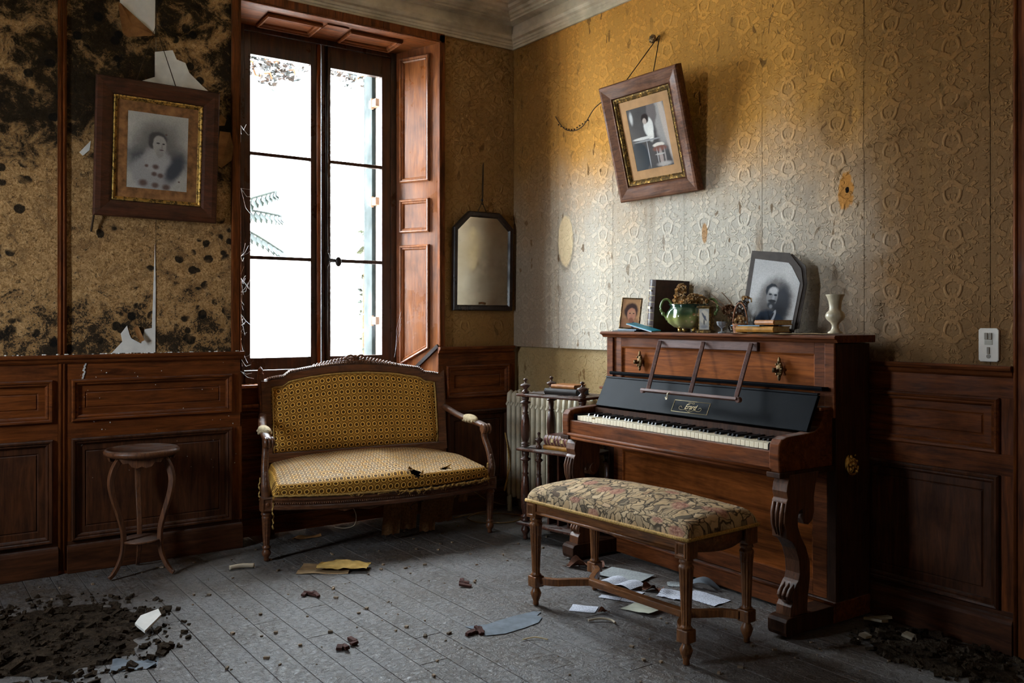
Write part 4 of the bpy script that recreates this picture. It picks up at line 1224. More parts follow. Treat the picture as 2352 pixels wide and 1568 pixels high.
pl_ = MB()
lx0, lx1, s0, s1 = -0.125, 0.105, 0.018, 0.076
for pa, pb in (((lx0, s0), (lx1, s0)), ((lx1, s0), (lx1, s1)), ((lx1, s1), (lx0, s1)), ((lx0, s1), (lx0, s0))):
    pl_.tube([on_fall(*pa), on_fall(*pb)], 0.0012, 4)
pl_.build('name_plate_line', M['goldline'], FBO)
tc = bpy.data.curves.new('maker_name', 'FONT'); tc.body = 'Erard'; tc.size = 0.036; tc.align_x = 'CENTER'; tc.shear = 0.35; tc.extrude = 0.0004; tc.space_character = 0.92
to = bpy.data.objects.new('tmp_text', tc); COL.objects.link(to)
bpy.context.view_layer.update()
tm = bpy.data.meshes.new_from_object(to.evaluated_get(bpy.context.evaluated_depsgraph_get()))
bpy.data.objects.remove(to)
tm.materials.clear(); tm.materials.append(M['goldline'])
tx = bpy.data.objects.new('maker_name', tm); COL.objects.link(tx); tx.parent = FBO
tx.location = on_fall(-0.010, 0.036, 0.0012); tx.rotation_euler = (PI / 2 - ft_, 0, 0)
fl_ = MB()
for sx in (-1, 1):
    fl_.tube([on_fall(-0.010 + sx * p[0], p[1]) for p in catmull([(0.052, 0.040), (0.062, 0.048), (0.072, 0.042), (0.066, 0.032), (0.050, 0.030), (0.030, 0.033), (0.012, 0.026)], 4)], 0.0009, 4)
    fl_.tube([on_fall(-0.010 + sx * p[0], p[1]) for p in catmull([(0.0, 0.068), (0.012, 0.070), (0.020, 0.066), (0.012, 0.063), (0.004, 0.066)], 4)], 0.0008, 4)
fl_.tube([on_fall(-0.010 + 0.007 * math.cos(i * 0.5), 0.0265 + 0.0045 * math.sin(i * 0.5)) for i in range(14)], 0.0008, 4)
fl_.build('name_flourish', M['goldline'], FBO)
# folding music rest
DK = M['desk']
MB().obox((-0.030, PF - 0.010, 1.146), (0.640, 0.012, 0.040)).build('music_rest_top_bar', DK, PIA, bevel=0.002)
for k, xx in enumerate((-0.330, -0.032, 0.262)):
    xb = (-0.255, 0.030, 0.308)[k]
    msl = MB().bar((xx, PF - 0.022, 1.160), (xb, 0.075, 0.922), 0.020, 0.010, (0, 0, 1)).build('music_rest_slat', DK, PIA, bevel=0.002)
    MB().ball((xx, PF - 0.026, 1.150), 0.007, 8, 5, (1, 0.6, 1)).build('pivot_screw', M['iron'], msl)
rb = MB().obox((0.026, 0.062, 0.920), (0.612, 0.030, 0.013), (-0.35, 0, 0)); rb.tube([(-0.280, 0.055, 0.918), (-0.280, 0.075, 0.918)], 0.013, 12); rb.tube([(0.332, 0.055, 0.918), (0.332, 0.075, 0.918)], 0.013, 12)
rb.build('music_rest_ledge', DK, PIA, bevel=0.002)
MB().tube(catmull([(-0.075, 0.060, 0.926), (-0.082, 0.040, 0.918), (-0.084, 0.040, 0.895), (-0.092, 0.040, 0.890), (-0.098, 0.042, 0.900)], 5), 0.0028, 6).build('music_clip', M['ivory'], PIA)
# candle sconce mounts
for xc in (-0.502, 0.405):
    s_ = MB()
    s_.ball((xc, PF - 0.004, 1.050), 0.018, 12, 8, (1.0, 0.6, 2.0)); s_.ball((xc, PF - 0.006, 1.082), 0.010, 10, 6, (0.8, 0.7, 2.2)); s_.ball((xc, PF - 0.006, 1.014), 0.009, 10, 6, (0.9, 0.7, 1.8))
    s_.tube([(xc, PF - 0.01, 1.045), (xc - 0.004, PF - 0.022, 1.040), (xc - 0.006, PF - 0.030, 1.045)], [0.008, 0.007, 0.009], 8)
    for q in range(8): s_.ball((xc + 0.017 * math.cos(q * 0.8), PF - 0.010, 1.050 + 0.030 * math.sin(q * 0.8)), 0.006, 6, 4)
    s_.tube([(xc - 0.006, PF - 0.032, 1.036), (xc - 0.006, PF - 0.032, 1.056)], 0.009, 10)
    s_.build('sconce_mount', M['brass_d'], PIA)
# gilt carrying handle on the side
h = MB()
h.ball((PX1, 0.335, 0.665), 0.030, 14, 10, (0.5, 1.0, 1.2))
for q in range(26):
    a_ = random.uniform(0, 2 * PI); r_ = random.uniform(0.0, 0.034)
    h.ball((PX1 + 0.014 + random.uniform(-.006, .008), 0.335 + r_ * math.cos(a_), 0.665 + 1.25 * r_ * math.sin(a_)), random.uniform(.005, .011), 7, 4)
h.tube([(PX1 + 0.018, 0.335 + 0.036 * math.cos(t_ / 10 * PI + PI), 0.655 + 0.034 * math.sin(t_ / 10 * PI + PI)) for t_ in range(11)], 0.006, 6)
h.build('carrying_handle', M['brass'], PIA)
LID = 1.2035


def on_piano(lx, ly, z=LID):
    a_ = math.radians(-91.5)
    return (-0.515 + lx * math.cos(a_) - ly * math.sin(a_), -2.0 + lx * math.sin(a_) + ly * math.cos(a_), z)


PR = math.radians(-91.5)


def book(name, sx, sy, sz, cover, pages, label, loc, rz, group=None, spine=None, ribs=0, rot=None, gildm=None):
    """closed book lying flat: spine along x at -y"""
    r_ = empty(name, loc, rz, label, 'book', group, rot=rot)
    MB().box(-sx / 2 + 0.003, sx / 2 - 0.003, -sy / 2 + 0.003, sy / 2 - 0.004, 0.003, sz - 0.003).build('pages', pages, r_)
    c_ = MB().box(-sx / 2, sx / 2, -sy / 2, sy / 2, 0, 0.003); c_.box(-sx / 2, sx / 2, -sy / 2, sy / 2, sz - 0.003, sz)
    pts = [(-sy / 2 - 0.25 * sz * math.sin(PI * i / 8), sz * i / 8) for i in range(9)]
    c_.prism(pts + [(-sy / 2 + 0.003, sz), (-sy / 2 + 0.003, 0)], lambda p, k: ((-sx / 2, sx / 2)[k], p[0], p[1]))
    c_.build('cover', cover, r_)
    if ribs:
        g_ = MB()
        for q in range(ribs):
            xx = -sx / 2 + sx * (q + 1) / (ribs + 1)
            g_.tube([(xx, p[0] - 0.001, p[1]) for p in pts], 0.0022, 5)
            if q % 3 == 1: g_.obox((xx + sx / (ribs + 1) * 0.5, -sy / 2 - 0.25 * sz, sz * 0.5), (sx / (ribs + 1) * 0.55, 0.002, sz * 0.35))
        g_.build('spine_band', gildm or M['goldline'], r_)
    return r_


M['leather'] = flat('dark_leather', (0.045, 0.017, 0.012), 0.4, 0.4, var=0.4, scale=40, bump=0.3)
M['leather_r'] = flat('worn_red_leather', (0.16, 0.055, 0.05), 0.32, 0.5, var=0.45, scale=30, bump=0.4)
M['pages'] = flat('old_pages', (0.48, 0.36, 0.20), 0.8, 0.1, var=0.25, scale=120, bump=0.3)
M['cover_y'] = flat('ochre_cover', (0.42, 0.19, 0.03), 0.5, 0.3, var=0.35, scale=25, bump=0.2)
M['cover_o'] = flat('orange_brown_cover', (0.34, 0.13, 0.035), 0.5, 0.3, var=0.3, scale=25, bump=0.2)
M['cover_b'] = flat('blue_grey_cover', (0.055, 0.11, 0.17), 0.5, 0.3, var=0.3, scale=25, bump=0.2)
M['cover_k'] = flat('black_brown_cover', (0.025, 0.018, 0.015), 0.45, 0.35, var=0.3, scale=25, bump=0.2)
M['turq'] = flat('turquoise_cover', (0.04, 0.30, 0.42), 0.45, 0.35, var=0.2, scale=15, bump=0.05)
M['paper_w'] = flat('white_paper', (0.62, 0.62, 0.66), 0.75, 0.15, var=0.12, scale=14, bump=0.1)
M['paper_o'] = flat('aged_paper', (0.55, 0.42, 0.24), 0.8, 0.1, var=0.25, scale=14, bump=0.15)

# books on the etagere
eo = lambda x, y, z: (ET.location.x + x * math.cos(-PI / 2 + TH) - y * math.sin(-PI / 2 + TH), ET.location.y + x * math.sin(-PI / 2 + TH) + y * math.cos(-PI / 2 + TH), z)
er = -PI / 2 + TH
book('book', 0.215, 0.135, 0.034, M['cover_k'], M['cover_b'], 'dark blue-edged box book on top of the shelf stand', eo(0.215, 0.115, 0.8425), er + 0.10)
book('book', 0.165, 0.110, 0.022, M['cover_o'], M['pages'], 'orange-brown book lying on the dark blue book', eo(0.225, 0.118, 0.8770), er + 0.02)
book('book', 0.270, 0.150, 0.026, M['cover_y'], M['pages'], 'flat ochre book under the leather volume on the shelf stand', eo(0.252, 0.100, 0.5297), er)
book('book', 0.262, 0.160, 0.056, M['leather_r'], M['pages'], 'thick red leather volume with gilt spine on the shelf stand', eo(0.258, 0.107, 0.5562), er, ribs=10)

# ------------------------------------------------------------------ things on the piano lid
skin, hair = (0.62, 0.27, 0.16), (0.06, 0.024, 0.018)
PW_ = empty('framed_photo', on_piano(-0.672, 0.320, LID + 0.0135), PR, 'small framed colour portrait of a smiling woman on the piano', 'photo frame', rot=(-0.16, 0.05, PR + 0.42))
fw, fh = 0.120, 0.172
MB().rings(rect(-fw / 2, fw / 2, 0, fh), [(0, -0.006), (0, 0.004), (0.004, 0.006), (0.007, 0.003)], cap=False).build('frame', M['brass_d'], PW_)
MB().box(-fw / 2 + 0.003, fw / 2 - 0.003, 0.001, 0.007, 0.002, fh - 0.002).build('backing', M['cover_k'], PW_)
sm = [(0.0, 0.02, 0.062, 0.047, (0.42, 0.19, 0.085), 0.15), (0.020, 0.022, 0.010, 0.020, (0.03, 0.02, 0.05), 0.4), (0.002, 0.098, 0.041, 0.046, hair, 0.18), (0.006, 0.080, 0.026, 0.036, skin, 0.15), (0.006, 0.048, 0.013, 0.015, (0.30, 0.11, 0.06), 0.3),
      (0.012, 0.092, 0.013, 0.010, (0.62, 0.32, 0.18), 0.5), (-0.004, 0.086, 0.005, 0.003, (0.04, 0.015, 0.01), 0.4), (0.018, 0.086, 0.005, 0.003, (0.04, 0.015, 0.01), 0.4), (0.007, 0.066, 0.011, 0.003, (0.55, 0.22, 0.15), 0.4), (0.008, 0.078, 0.003, 0.008, (0.55, 0.26, 0.15), 0.6)]
pc = MB().add([(-fw / 2 + 0.006, -0.0015, 0.006), (fw / 2 - 0.006, -0.0015, 0.006), (fw / 2 - 0.006, -0.0015, fh - 0.006), (-fw / 2 + 0.006, -0.0015, fh - 0.006)], [(0, 1, 2, 3)])
pc.build('print', picture('woman_print', (0.62, 0.33, 0.15), sm), PW_)
f1 = MB().box(-0.085, 0.085, -0.065, 0.065, 0, 0.006).build('folder', M['cover_k'], None, on_piano(-0.640, 0.312, LID), (0, 0, PR + 0.05), label='thin dark folder under the small framed portrait', cat='folder')
f1 = MB().box(-0.075, 0.095, -0.055, 0.06, 0, 0.006).build('booklet', M['cover_b'], None, on_piano(-0.632, 0.320, LID + 0.0065), (0, 0, PR - 0.10), label='grey-blue booklet on the dark folder under the portrait', cat='booklet')
# tall dark book standing on end, turned
TB = empty('book', on_piano(-0.440, 0.287), PR, 'tall dark leather book standing on the piano behind the pot', 'book', rot=(0, 0.09, PR + 0.0))
bw, bd, bh = 0.190, 0.066, 0.272
MB().box(-0.006, bw, 0.004, bd - 0.004, 0.004, bh - 0.004).build('pages', M['pages'], TB, rot=(0, 0, 1.32))
cv = MB().box(-0.006, bw + 0.004, 0, 0.004, 0, bh); cv.box(-0.006, bw + 0.004, bd - 0.004, bd, 0, bh)
cv.prism([(-0.006 - 0.012 * math.sin(PI * i / 8), bd * i / 8) for i in range(9)], lambda p, k: (p[0], p[1], (0, bh)[k]))
cv.build('cover', M['leather'], TB, rot=(0, 0, 1.32))
gb = MB()
for q in (0.03, 0.06, 0.10, 0.155, 0.19, 0.235): gb.tube([(-0.007 - 0.012 * math.sin(PI * i / 8), bd * i / 8, q) for i in range(9)], 0.0014, 4)
gb.tube([(-0.020, bd * 0.5 + 0.013 * math.cos(i * 0.45), 0.172 + 0.011 * math.sin(i * 0.45)) for i in range(15)], 0.0012, 4)
gb.obox((-0.0195, bd * 0.5, 0.125), (0.002, 0.030, 0.012)); gb.obox((-0.0195, bd * 0.5, 0.215), (0.002, 0.026, 0.008))
gb.build('spine_gilding', M['goldline'], TB, rot=(0, 0, 1.32))
tq = empty('booklet', on_piano(-0.478, 0.243, LID + 0.001), PR, 'turquoise paper booklet leaning open in front of the dark book', 'booklet', rot=(0.05, 0.22, PR + 0.1))
MB().box(-0.09, 0.09, -0.035, 0.035, 0.020, 0.024).build('pages', M['paper_w'], tq)
MB().box(-0.088, 0.092, -0.036, 0.036, 0.0241, 0.0275).build('cover', M['turq'], tq)

# green majolica pot with lobed belly, scrolled handles and gilt feet


def m_pot():
    t = NT('green_majolica', 0.12, 0.6)
    o = t.obj(); x, y, z = t.sep(o)
    col = t.ramp(t.math('ADD', t.math('MULTIPLY', z, 6.0), t.math('MULTIPLY', t.noise(o, 18, 3), 0.25)), [(0.12, (0.09, 0.11, 0.03)), (0.35, (0.38, 0.40, 0.16)), (0.55, (0.30, 0.32, 0.10)), (0.72, (0.05, 0.11, 0.05)), (0.95, (0.015, 0.045, 0.03))])
    fl2 = t.voro(o, 42, 'F1', 0)
    band = t.math('MULTIPLY', t.mr(z, 0.035, 0.055), t.mr(z, 0.085, 0.105, 1, 0))
    k = t.math('MULTIPLY', t.math('MULTIPLY', t.mr(fl2, 0.30, 0.40, 1, 0), band), t.mr(x, 0.0, 0.03))
    col = t.mix(k, col, t.ramp(t.noise(o, 70, 3), [(0.4, (0.42, 0.18, 0.08)), (0.6, (0.75, 0.62, 0.36))]))
    t.b.inputs['Coat Weight'].default_value = 0.6
    return t.done(col)


PT = empty('flower_pot', on_piano(-0.238, 0.338), PR + 0.5, 'round green glazed pot with gilt feet holding dried flowers', 'pot')
pp = [(0.028, 0.018), (0.060, 0.026), (0.084, 0.048), (0.094, 0.075), (0.088, 0.104), (0.074, 0.122), (0.070, 0.132), (0.080, 0.142), (0.076, 0.140), (0.066, 0.130), (0.070, 0.10), (0.05, 0.04), (0.0, 0.03)]
MB().lathe([(r * 1.28, z) for r, z in pp], 72, flute=(9, 0.09, 0.02, 0.118)).build('body', m_pot(), PT)
for sx in (-1, 1):
    hs = [(0.085 * sx, 0, 0.135), (0.105 * sx, 0, 0.165), (0.130 * sx, 0, 0.165), (0.146 * sx, 0, 0.140), (0.146 * sx, 0, 0.112), (0.128 * sx, 0, 0.090), (0.112 * sx, 0, 0.062)]
    hm = MB().tube(catmull(hs, 6), 0.0065, 8); hm.ball((0.134 * sx, 0, 0.094), 0.011, 8, 5)
    hm.build('handle', M['pot_h'] if 'pot_h' in M else M.setdefault('pot_h', flat('green_glaze', (0.16, 0.22, 0.07), 0.15, 0.6, var=0.4)), PT)
ftm = MB()
for a_ in (-2.3, -0.8, 0.8, 2.3):
    ftm.ball((0.052 * math.cos(a_), 0.052 * math.sin(a_), 0.012), 0.012, 8, 5); ftm.ball((0.060 * math.cos(a_), 0.060 * math.sin(a_), 0.026), 0.009, 8, 5)
ftm.build('foot', M['brass'], PT)
M['dry'] = flat('dried_petals', (0.52, 0.34, 0.17), 0.75, 0.15, var=0.55, scale=30, bump=0.3)
M['dry_d'] = flat('dried_stems', (0.17, 0.085, 0.045), 0.8, 0.1, var=0.5, scale=30, bump=0.3)
M['dry_g'] = flat('dried_grey_leaves', (0.20, 0.17, 0.16), 0.8, 0.15, var=0.5, scale=30, bump=0.3)


def petals(mb, c, r, n, size):
    for _ in range(n):
        a_, e_ = random.uniform(0, 2 * PI), random.uniform(-0.9, 1.4)
        d = Vector((math.cos(a_) * math.cos(e_), math.sin(a_) * math.cos(e_), math.sin(e_)))
        p = Vector(c) + d * r * random.uniform(0.5, 1)
        t1 = d.cross(Vector((0.3, 0.2, 1))).normalized(); t2 = d.cross(t1)
        s_ = size * random.uniform(0.6, 1.2)
        mb.grid(lambda u, w_: tuple(p + t1 * (u - 0.5) * s_ * (1 - (2 * w_ - 1) ** 2) ** 0.5 + t2 * (w_ - 0.5) * s_ + d * (0.35 * s_ * ((u - 0.5) ** 2 * 4 - 0.3))), 3, 3)


dp = empty('dried_flowers', on_piano(-0.238, 0.338, LID + 0.10), PR, 'bunch of brown dried flowers spilling from the green pot', 'flowers')
for c, r_, n_ in (((-0.055, -0.02, 0.055), 0.030, 26), ((-0.050, -0.015, 0.100), 0.030, 26), ((-0.038, -0.01, 0.130), 0.022, 16), ((0.0, -0.03, 0.052), 0.032, 28), ((0.045, -0.02, 0.060), 0.034, 30), ((0.085, 0.0, 0.055), 0.030, 24), ((0.02, 0.03, 0.06), 0.035, 24)):
    g_ = MB(); petals(g_, c, r_, n_, 0.024)
    g_.tube([(c[0] * 0.3, c[1] * 0.3, -0.05), tuple(Vector(c))], 0.002, 4)
    g_.build('flower_head', M['dry'], dp)
# small clock
CK = empty('mantel_clock', on_piano(-0.052, 0.268), PR + 0.35, 'tiny brass carriage clock with silvered dial beside the pot', 'clock')
MB().box(-0.029, 0.029, -0.024, 0.024, 0, 0.010).build('base', M['gilt'], CK, bevel=0.002)
MB().box(-0.024, 0.024, -0.019, 0.019, 0.010, 0.106).build('case', M['gilt'], CK, bevel=0.002)
MB().box(-0.029, 0.029, -0.024, 0.024, 0.106, 0.113).build('top_plate', M['gilt'], CK, bevel=0.002)
dl = [(0.0, 0.068, 0.019, 0.027, (0.62, 0.56, 0.46), 0.15), (0.0, 0.068, 0.004, 0.020, (0.05, 0.06, 0.08), 0.3, 0.5), (0.003, 0.066, 0.004, 0.006, (0.04, 0.05, 0.09), 0.4), (0.0, 0.046, 0.003, 0.013, (0.06, 0.05, 0.04), 0.4), (0.0, 0.026, 0.014, 0.007, (0.22, 0.22, 0.23), 0.5)]
MB().add([(-0.020, -0.0196, 0.014), (0.020, -0.0196, 0.014), (0.020, -0.0196, 0.102), (-0.020, -0.0196, 0.102)], [(0, 1, 2, 3)]).build('dial', picture('clock_dial', (0.40, 0.38, 0.34), dl, 0.3), CK)
CK.scale = (1.25, 1.25, 1.15)
# sprig of dry twigs lying across
SP = empty('dried_sprig', on_piano(0.065, 0.345, LID), PR, 'tangle of dark dried twigs and leaves between clock and large portrait', 'flowers')
for k in range(9):
    e_ = (-0.19 + 0.03 * k if k < 3 else random.uniform(-0.06, 0.10), random.uniform(-0.02, 0.05), (0.19 if k < 3 else random.uniform(0.07, 0.17)) + random.uniform(-.02, .02))
    MB().tube(catmull([(0.02 + random.uniform(-.02, .02), random.uniform(-.02, .02), 0.006), (0.01, 0.0, 0.06), (e_[0] * 0.5, e_[1], 0.06 + e_[2] * 0.4), e_], 4), [0.003 - 0.0001 * i for i in range(13)], 5).build('twig', M['dry_d'], SP)
for c, r_, n_, m_n in (((0.0, -0.01, 0.085), 0.04, 30, 'dry_d'), ((0.045, -0.01, 0.12), 0.035, 22, 'dry_g'), ((0.03, -0.02, 0.055), 0.045, 34, 'dry_d'), ((-0.035, -0.01, 0.11), 0.03, 16, 'dry_d'), ((0.065, 0.0, 0.155), 0.022, 12, 'dry'), ((0.02, -0.03, 0.028), 0.030, 18, 'dry_g')):
    g_ = MB(); petals(g_, c, r_, n_, 0.022); g_.build('leaf_cluster', M[m_n], SP)
# glass ornament
t = NT('clear_glass_ornament', 0.05, 0.6); t.b.inputs['Transmission Weight'].default_value = 0.75; t.b.inputs['Base Color'].default_value = (0.75, 0.8, 0.9, 1)
gl_ = MB().lathe([(0.020, 0.0), (0.018, 0.004), (0.004, 0.010), (0.005, 0.022), (0.022, 0.038), (0.026, 0.050), (0.024, 0.056), (0.019, 0.050), (0.0, 0.030)], 9, smooth=False)
gl_.build('glass_dish', t.m, None, on_piano(0.055, 0.262), (0, 0, 0.3), label='small cut-glass footed dish below the dried twigs', cat='dish')
# wicker basket with tall handle
BK = empty('wicker_basket', on_piano(0.155, 0.275), PR, 'tiny wicker basket with hooped handle beside the ochre books', 'basket')
M['wick'] = flat('wicker', (0.27, 0.10, 0.035), 0.6, 0.3, var=0.5, scale=120, bump=0.8)
bkm = MB()
for q in range(7): bkm.tube([(0.036 * (0.85 + 0.03 * q) * math.cos(i * PI / 12), 0.028 * (0.85 + 0.03 * q) * math.sin(i * PI / 12), 0.005 + q * 0.0062 + 0.0015 * (-1) ** i) for i in range(25)], 0.0034, 5)
bkm.lathe([(0.0, 0.001), (0.030, 0.001), (0.030, 0.006), (0.0, 0.006)], 16)
bkm.build('bowl', M['wick'], BK)
MB().tube([(0.043 * math.cos(PI * i / 20), 0, 0.045 + 0.098 * math.sin(PI * i / 20)) for i in range(21)], 0.0034, 6).build('handle', M['wick'], BK)
g_ = MB(); petals(g_, (0, 0, 0.055), 0.030, 26, 0.020); g_.build('dried_filling', M['dry'], BK)
# large portrait on a dark card mount with a broken corner, leaning on the wall
MP = empty('mounted_portrait', on_piano(0.205, 0.395), PR, 'large black-and-white portrait of a bearded man on a broken dark card', 'photo', rot=(-0.12, 0.0, PR + 0.10))
rotp = (0, math.radians(5.5), 0)
W_, H_ = 0.292, 0.368
card = [(-W_ / 2, 0), (W_ / 2, 0), (W_ / 2 + 0.012, H_ * 0.60), (W_ / 2 - 0.010, H_ * 0.80), (W_ / 2 - 0.085, H_ * 0.99), (-W_ / 2, H_)]
M['card'] = flat('dark_card', (0.075, 0.060, 0.052), 0.7, 0.2, var=0.2, scale=20, bump=0.1)
MB().prism(card, lambda p, k: (p[0], (0, 0.005)[k], p[1])).build('card_mount', M['card'], MP, (0, 0, 0.02), rotp)
MB().prism([(W_ / 2 - 0.03, 0.01), (W_ / 2 + 0.020, 0.02), (W_ / 2 + 0.026, H_ * 0.62), (W_ / 2 + 0.006, H_ * 0.84), (W_ / 2 - 0.075, H_ * 0.985), (W_ / 2 - 0.09, H_ * 0.9)], lambda p, k: (p[0], (0.006, 0.010)[k], p[1])).build('card_layer', M['card'], MP, (0, 0, 0.02), rotp)
pp_ = [(-W_ / 2 + 0.026, 0.012), (W_ / 2 - 0.014, 0.012), (W_ / 2 - 0.004, H_ * 0.62), (W_ / 2 - 0.060, H_ * 0.82), (W_ / 2 - 0.080, H_ * 0.865), (-W_ / 2 + 0.026, H_ * 0.895)]
dk, md = (0.020, 0.024, 0.032), (0.12, 0.11, 0.115)
sm = [(0.025, 0.130, 0.094, 0.112, (0.17, 0.155, 0.15), 0.25), (0.058, 0.125, 0.046, 0.092, (0.035, 0.038, 0.048), 0.35), (0.005, 0.022, 0.082, 0.070, (0.022, 0.036, 0.062), 0.12), (0.026, 0.062, 0.010, 0.034, (0.55, 0.57, 0.62), 0.15, -0.3), (0.018, 0.060, 0.006, 0.026, (0.02, 0.02, 0.03), 0.2, -0.4),
      (0.000, 0.182, 0.033, 0.034, dk, 0.10), (0.006, 0.154, 0.030, 0.046, (0.24, 0.235, 0.24), 0.10), (0.010, 0.184, 0.023, 0.016, (0.52, 0.51, 0.52), 0.4), (0.014, 0.150, 0.006, 0.016, (0.36, 0.36, 0.38), 0.5), (-0.006, 0.165, 0.009, 0.0045, dk, 0.4), (0.023, 0.163, 0.008, 0.0045, dk, 0.4),
      (0.008, 0.116, 0.022, 0.018, (0.040, 0.044, 0.052), 0.3), (0.006, 0.108, 0.009, 0.009, (0.27, 0.27, 0.29), 0.5), (0.008, 0.134, 0.022, 0.007, (0.02, 0.022, 0.028), 0.3)]
MB().add([(x, -0.0012, z) for x, z in pp_], [tuple(range(6))]).build('print', picture('man_print', (0.56, 0.55, 0.545), sm, 0.4, 0.22), MP, (0, 0, 0.02), rotp)
MB().box(-0.12, 0.13, -0.01, 0.012, 0, 0.022).build('support_block', M['card'], MP)
# books, notebook and loose papers at the right
book('book', 0.205, 0.125, 0.026, M['cover_y'], M['pages'], 'lower ochre book in the pile on the piano lid', on_piano(0.268, 0.300, LID + 0.008), PR + 0.06)
MB().box(-0.11, 0.08, -0.06, 0.055, 0, 0.005).build('notebook', M['cover_b'], None, on_piano(0.235, 0.298, LID + 0.0345), (0, 0, PR - 0.12), label='thin blue-grey notebook between the two ochre books', cat='notebook')
book('book', 0.140, 0.100, 0.022, M['cover_o'], M['pages'], 'upper small brown book in the pile on the piano lid', on_piano(0.325, 0.305, LID + 0.0405), PR - 0.25)
for k, (lx, ly, rz, sx, sy, lab) in enumerate(((0.26, 0.270, 0.2, 0.22, 0.12, 'curled aged sheet under the ochre book pile'), (0.40, 0.272, -0.3, 0.20, 0.13, 'loose aged sheet between books and vase'), (0.50, 0.285, 0.35, 0.20, 0.13, 'aged sheet under the alabaster vase'), (0.585, 0.285, -0.1, 0.13, 0.09, 'small aged sheet at the right end of the lid'))):
    MB().grid(lambda u, w_: ((u - 0.5) * sx, (w_ - 0.5) * sy, 0.001 + k * 0.0012 + 0.005 * max(0, mnoise.noise((u * 3, w_ * 3, k))) * (abs(u - 0.5) > 0.3)), 12, 8).build('paper_sheet', M['paper_o'], None, on_piano(lx, ly), (0, 0, PR + rz), label=lab, cat='paper')
# alabaster vase
t = NT('alabaster', 0.3, 0.45); o_ = t.obj(); n_ = t.noise(t.map(o_, (30, 30, 8)), 1.0, 4, 0.6, 1.0)
M['alab'] = t.done(t.ramp(n_, [(0.3, (0.42, 0.34, 0.22)), (0.6, (0.60, 0.52, 0.38)), (0.8, (0.68, 0.62, 0.50))]))
vz = MB().lathe([(0.0, 0.0), (0.030, 0.0), (0.031, 0.005), (0.020, 0.012), (0.0145, 0.022), (0.014, 0.036), (0.020, 0.046), (0.034, 0.058), (0.040, 0.070), (0.040, 0.078), (0.034, 0.090), (0.025, 0.098), (0.024, 0.112), (0.027, 0.135), (0.034, 0.155), (0.038, 0.162), (0.0385, 0.165), (0.035, 0.163), (0.026, 0.145), (0.0, 0.12)], 36)
vz.build('vase', M['alab'], None, on_piano(0.640, 0.315, LID + 0.006), label='cream alabaster vase at the right end of the piano', cat='vase')

# ------------------------------------------------------------------ pictures on the walls
# left portrait
LP = empty('framed_portrait', (-2.335, -0.030, 1.795), 0, 'heavy dark frame with an old portrait of a woman on the mouldy wall', 'picture', rot=(math.radians(3.5), math.radians(0.6), 0))
w2_, h2_ = 0.615, 0.705
o_ = rect(-w2_ / 2, w2_ / 2, 0, h2_)
corner = lambda pts, i: pts[i % 4]


def mitred(parent, pts, width, levels, mats, y0=0.0):
    """four mitred frame sides, each its own piece"""
    inn = inset(pts, width)
    for i in range(4):
        m_ = MB(); n_ = len(levels)
        v = []
        for (ins, hh) in levels:
            q = inset(pts, ins)
            v += [(q[i][0], y0 - hh, q[i][1]), (q[(i + 1) % 4][0], y0 - hh, q[(i + 1) % 4][1])]
        f = [(2 * k, 2 * k + 1, 2 * k + 3, 2 * k + 2) for k in range(n_ - 1)]
        m_.add(v, f).build('frame_side', mats, parent)


mitred(LP, o_, 0.085, [(0, 0), (0, 0.020), (0.006, 0.028), (0.030, 0.032), (0.070, 0.022), (0.082, 0.016), (0.086, 0.004)], M['pframe_d'])
MB().box(-w2_ / 2 + 0.01, w2_ / 2 - 0.01, 0.0, 0.006, 0.01, h2_ - 0.01).build('backing', M['cover_k'], LP)
mitred(LP, inset(o_, 0.084), 0.02, [(0, 0.004), (0.002, 0.014), (0.008, 0.016), (0.014, 0.008), (0.018, 0.010), (0.022, 0.003)], M['gilt_b'])
M['mat_b'] = flat('foxed_brown_mount', (0.25, 0.115, 0.045), 0.8, 0.1, var=0.55, scale=22, bump=0.2)
MB().rings(inset(o_, 0.104), [(0, 0.003), (0.0, 0.0035), (0.052, 0.0035), (0.053, 0.002)], cap=False).build('mount', M['mat_b'], LP)
g4 = inset(o_, 0.156)
cx, cz0 = 0.0, g4[0][1]
hh_ = g4[2][1] - g4[0][1]
lt = (0.50, 0.47, 0.43)
sp_ = [(0.0, cz0 + 0.16, 0.155, 0.085, (0.060, 0.065, 0.080), 0.45), (0.0, cz0 + 0.245, 0.105, 0.10, (0.20, 0.185, 0.175), 0.55), (-0.015, cz0 + 0.085, 0.118, 0.100, (0.36, 0.345, 0.345), 0.18), (-0.005, cz0 + 0.15, 0.060, 0.075, (0.42, 0.40, 0.40), 0.35),
       (0.085, cz0 + 0.11, 0.035, 0.075, (0.07, 0.075, 0.09), 0.4, -0.5), (-0.002, cz0 + 0.266, 0.046, 0.034, (0.085, 0.078, 0.078), 0.22), (-0.026, cz0 + 0.240, 0.022, 0.030, (0.09, 0.082, 0.082), 0.25), (0.008, cz0 + 0.232, 0.034, 0.050, (0.40, 0.37, 0.345), 0.12), (0.010, cz0 + 0.190, 0.018, 0.026, (0.34, 0.32, 0.30), 0.3),
       (0.000, cz0 + 0.242, 0.009, 0.004, (0.07, 0.06, 0.06), 0.4), (0.027, cz0 + 0.240, 0.007, 0.004, (0.07, 0.06, 0.06), 0.4), (0.020, cz0 + 0.226, 0.004, 0.014, (0.30, 0.27, 0.25), 0.5), (0.018, cz0 + 0.208, 0.011, 0.003, (0.12, 0.08, 0.08), 0.4)]
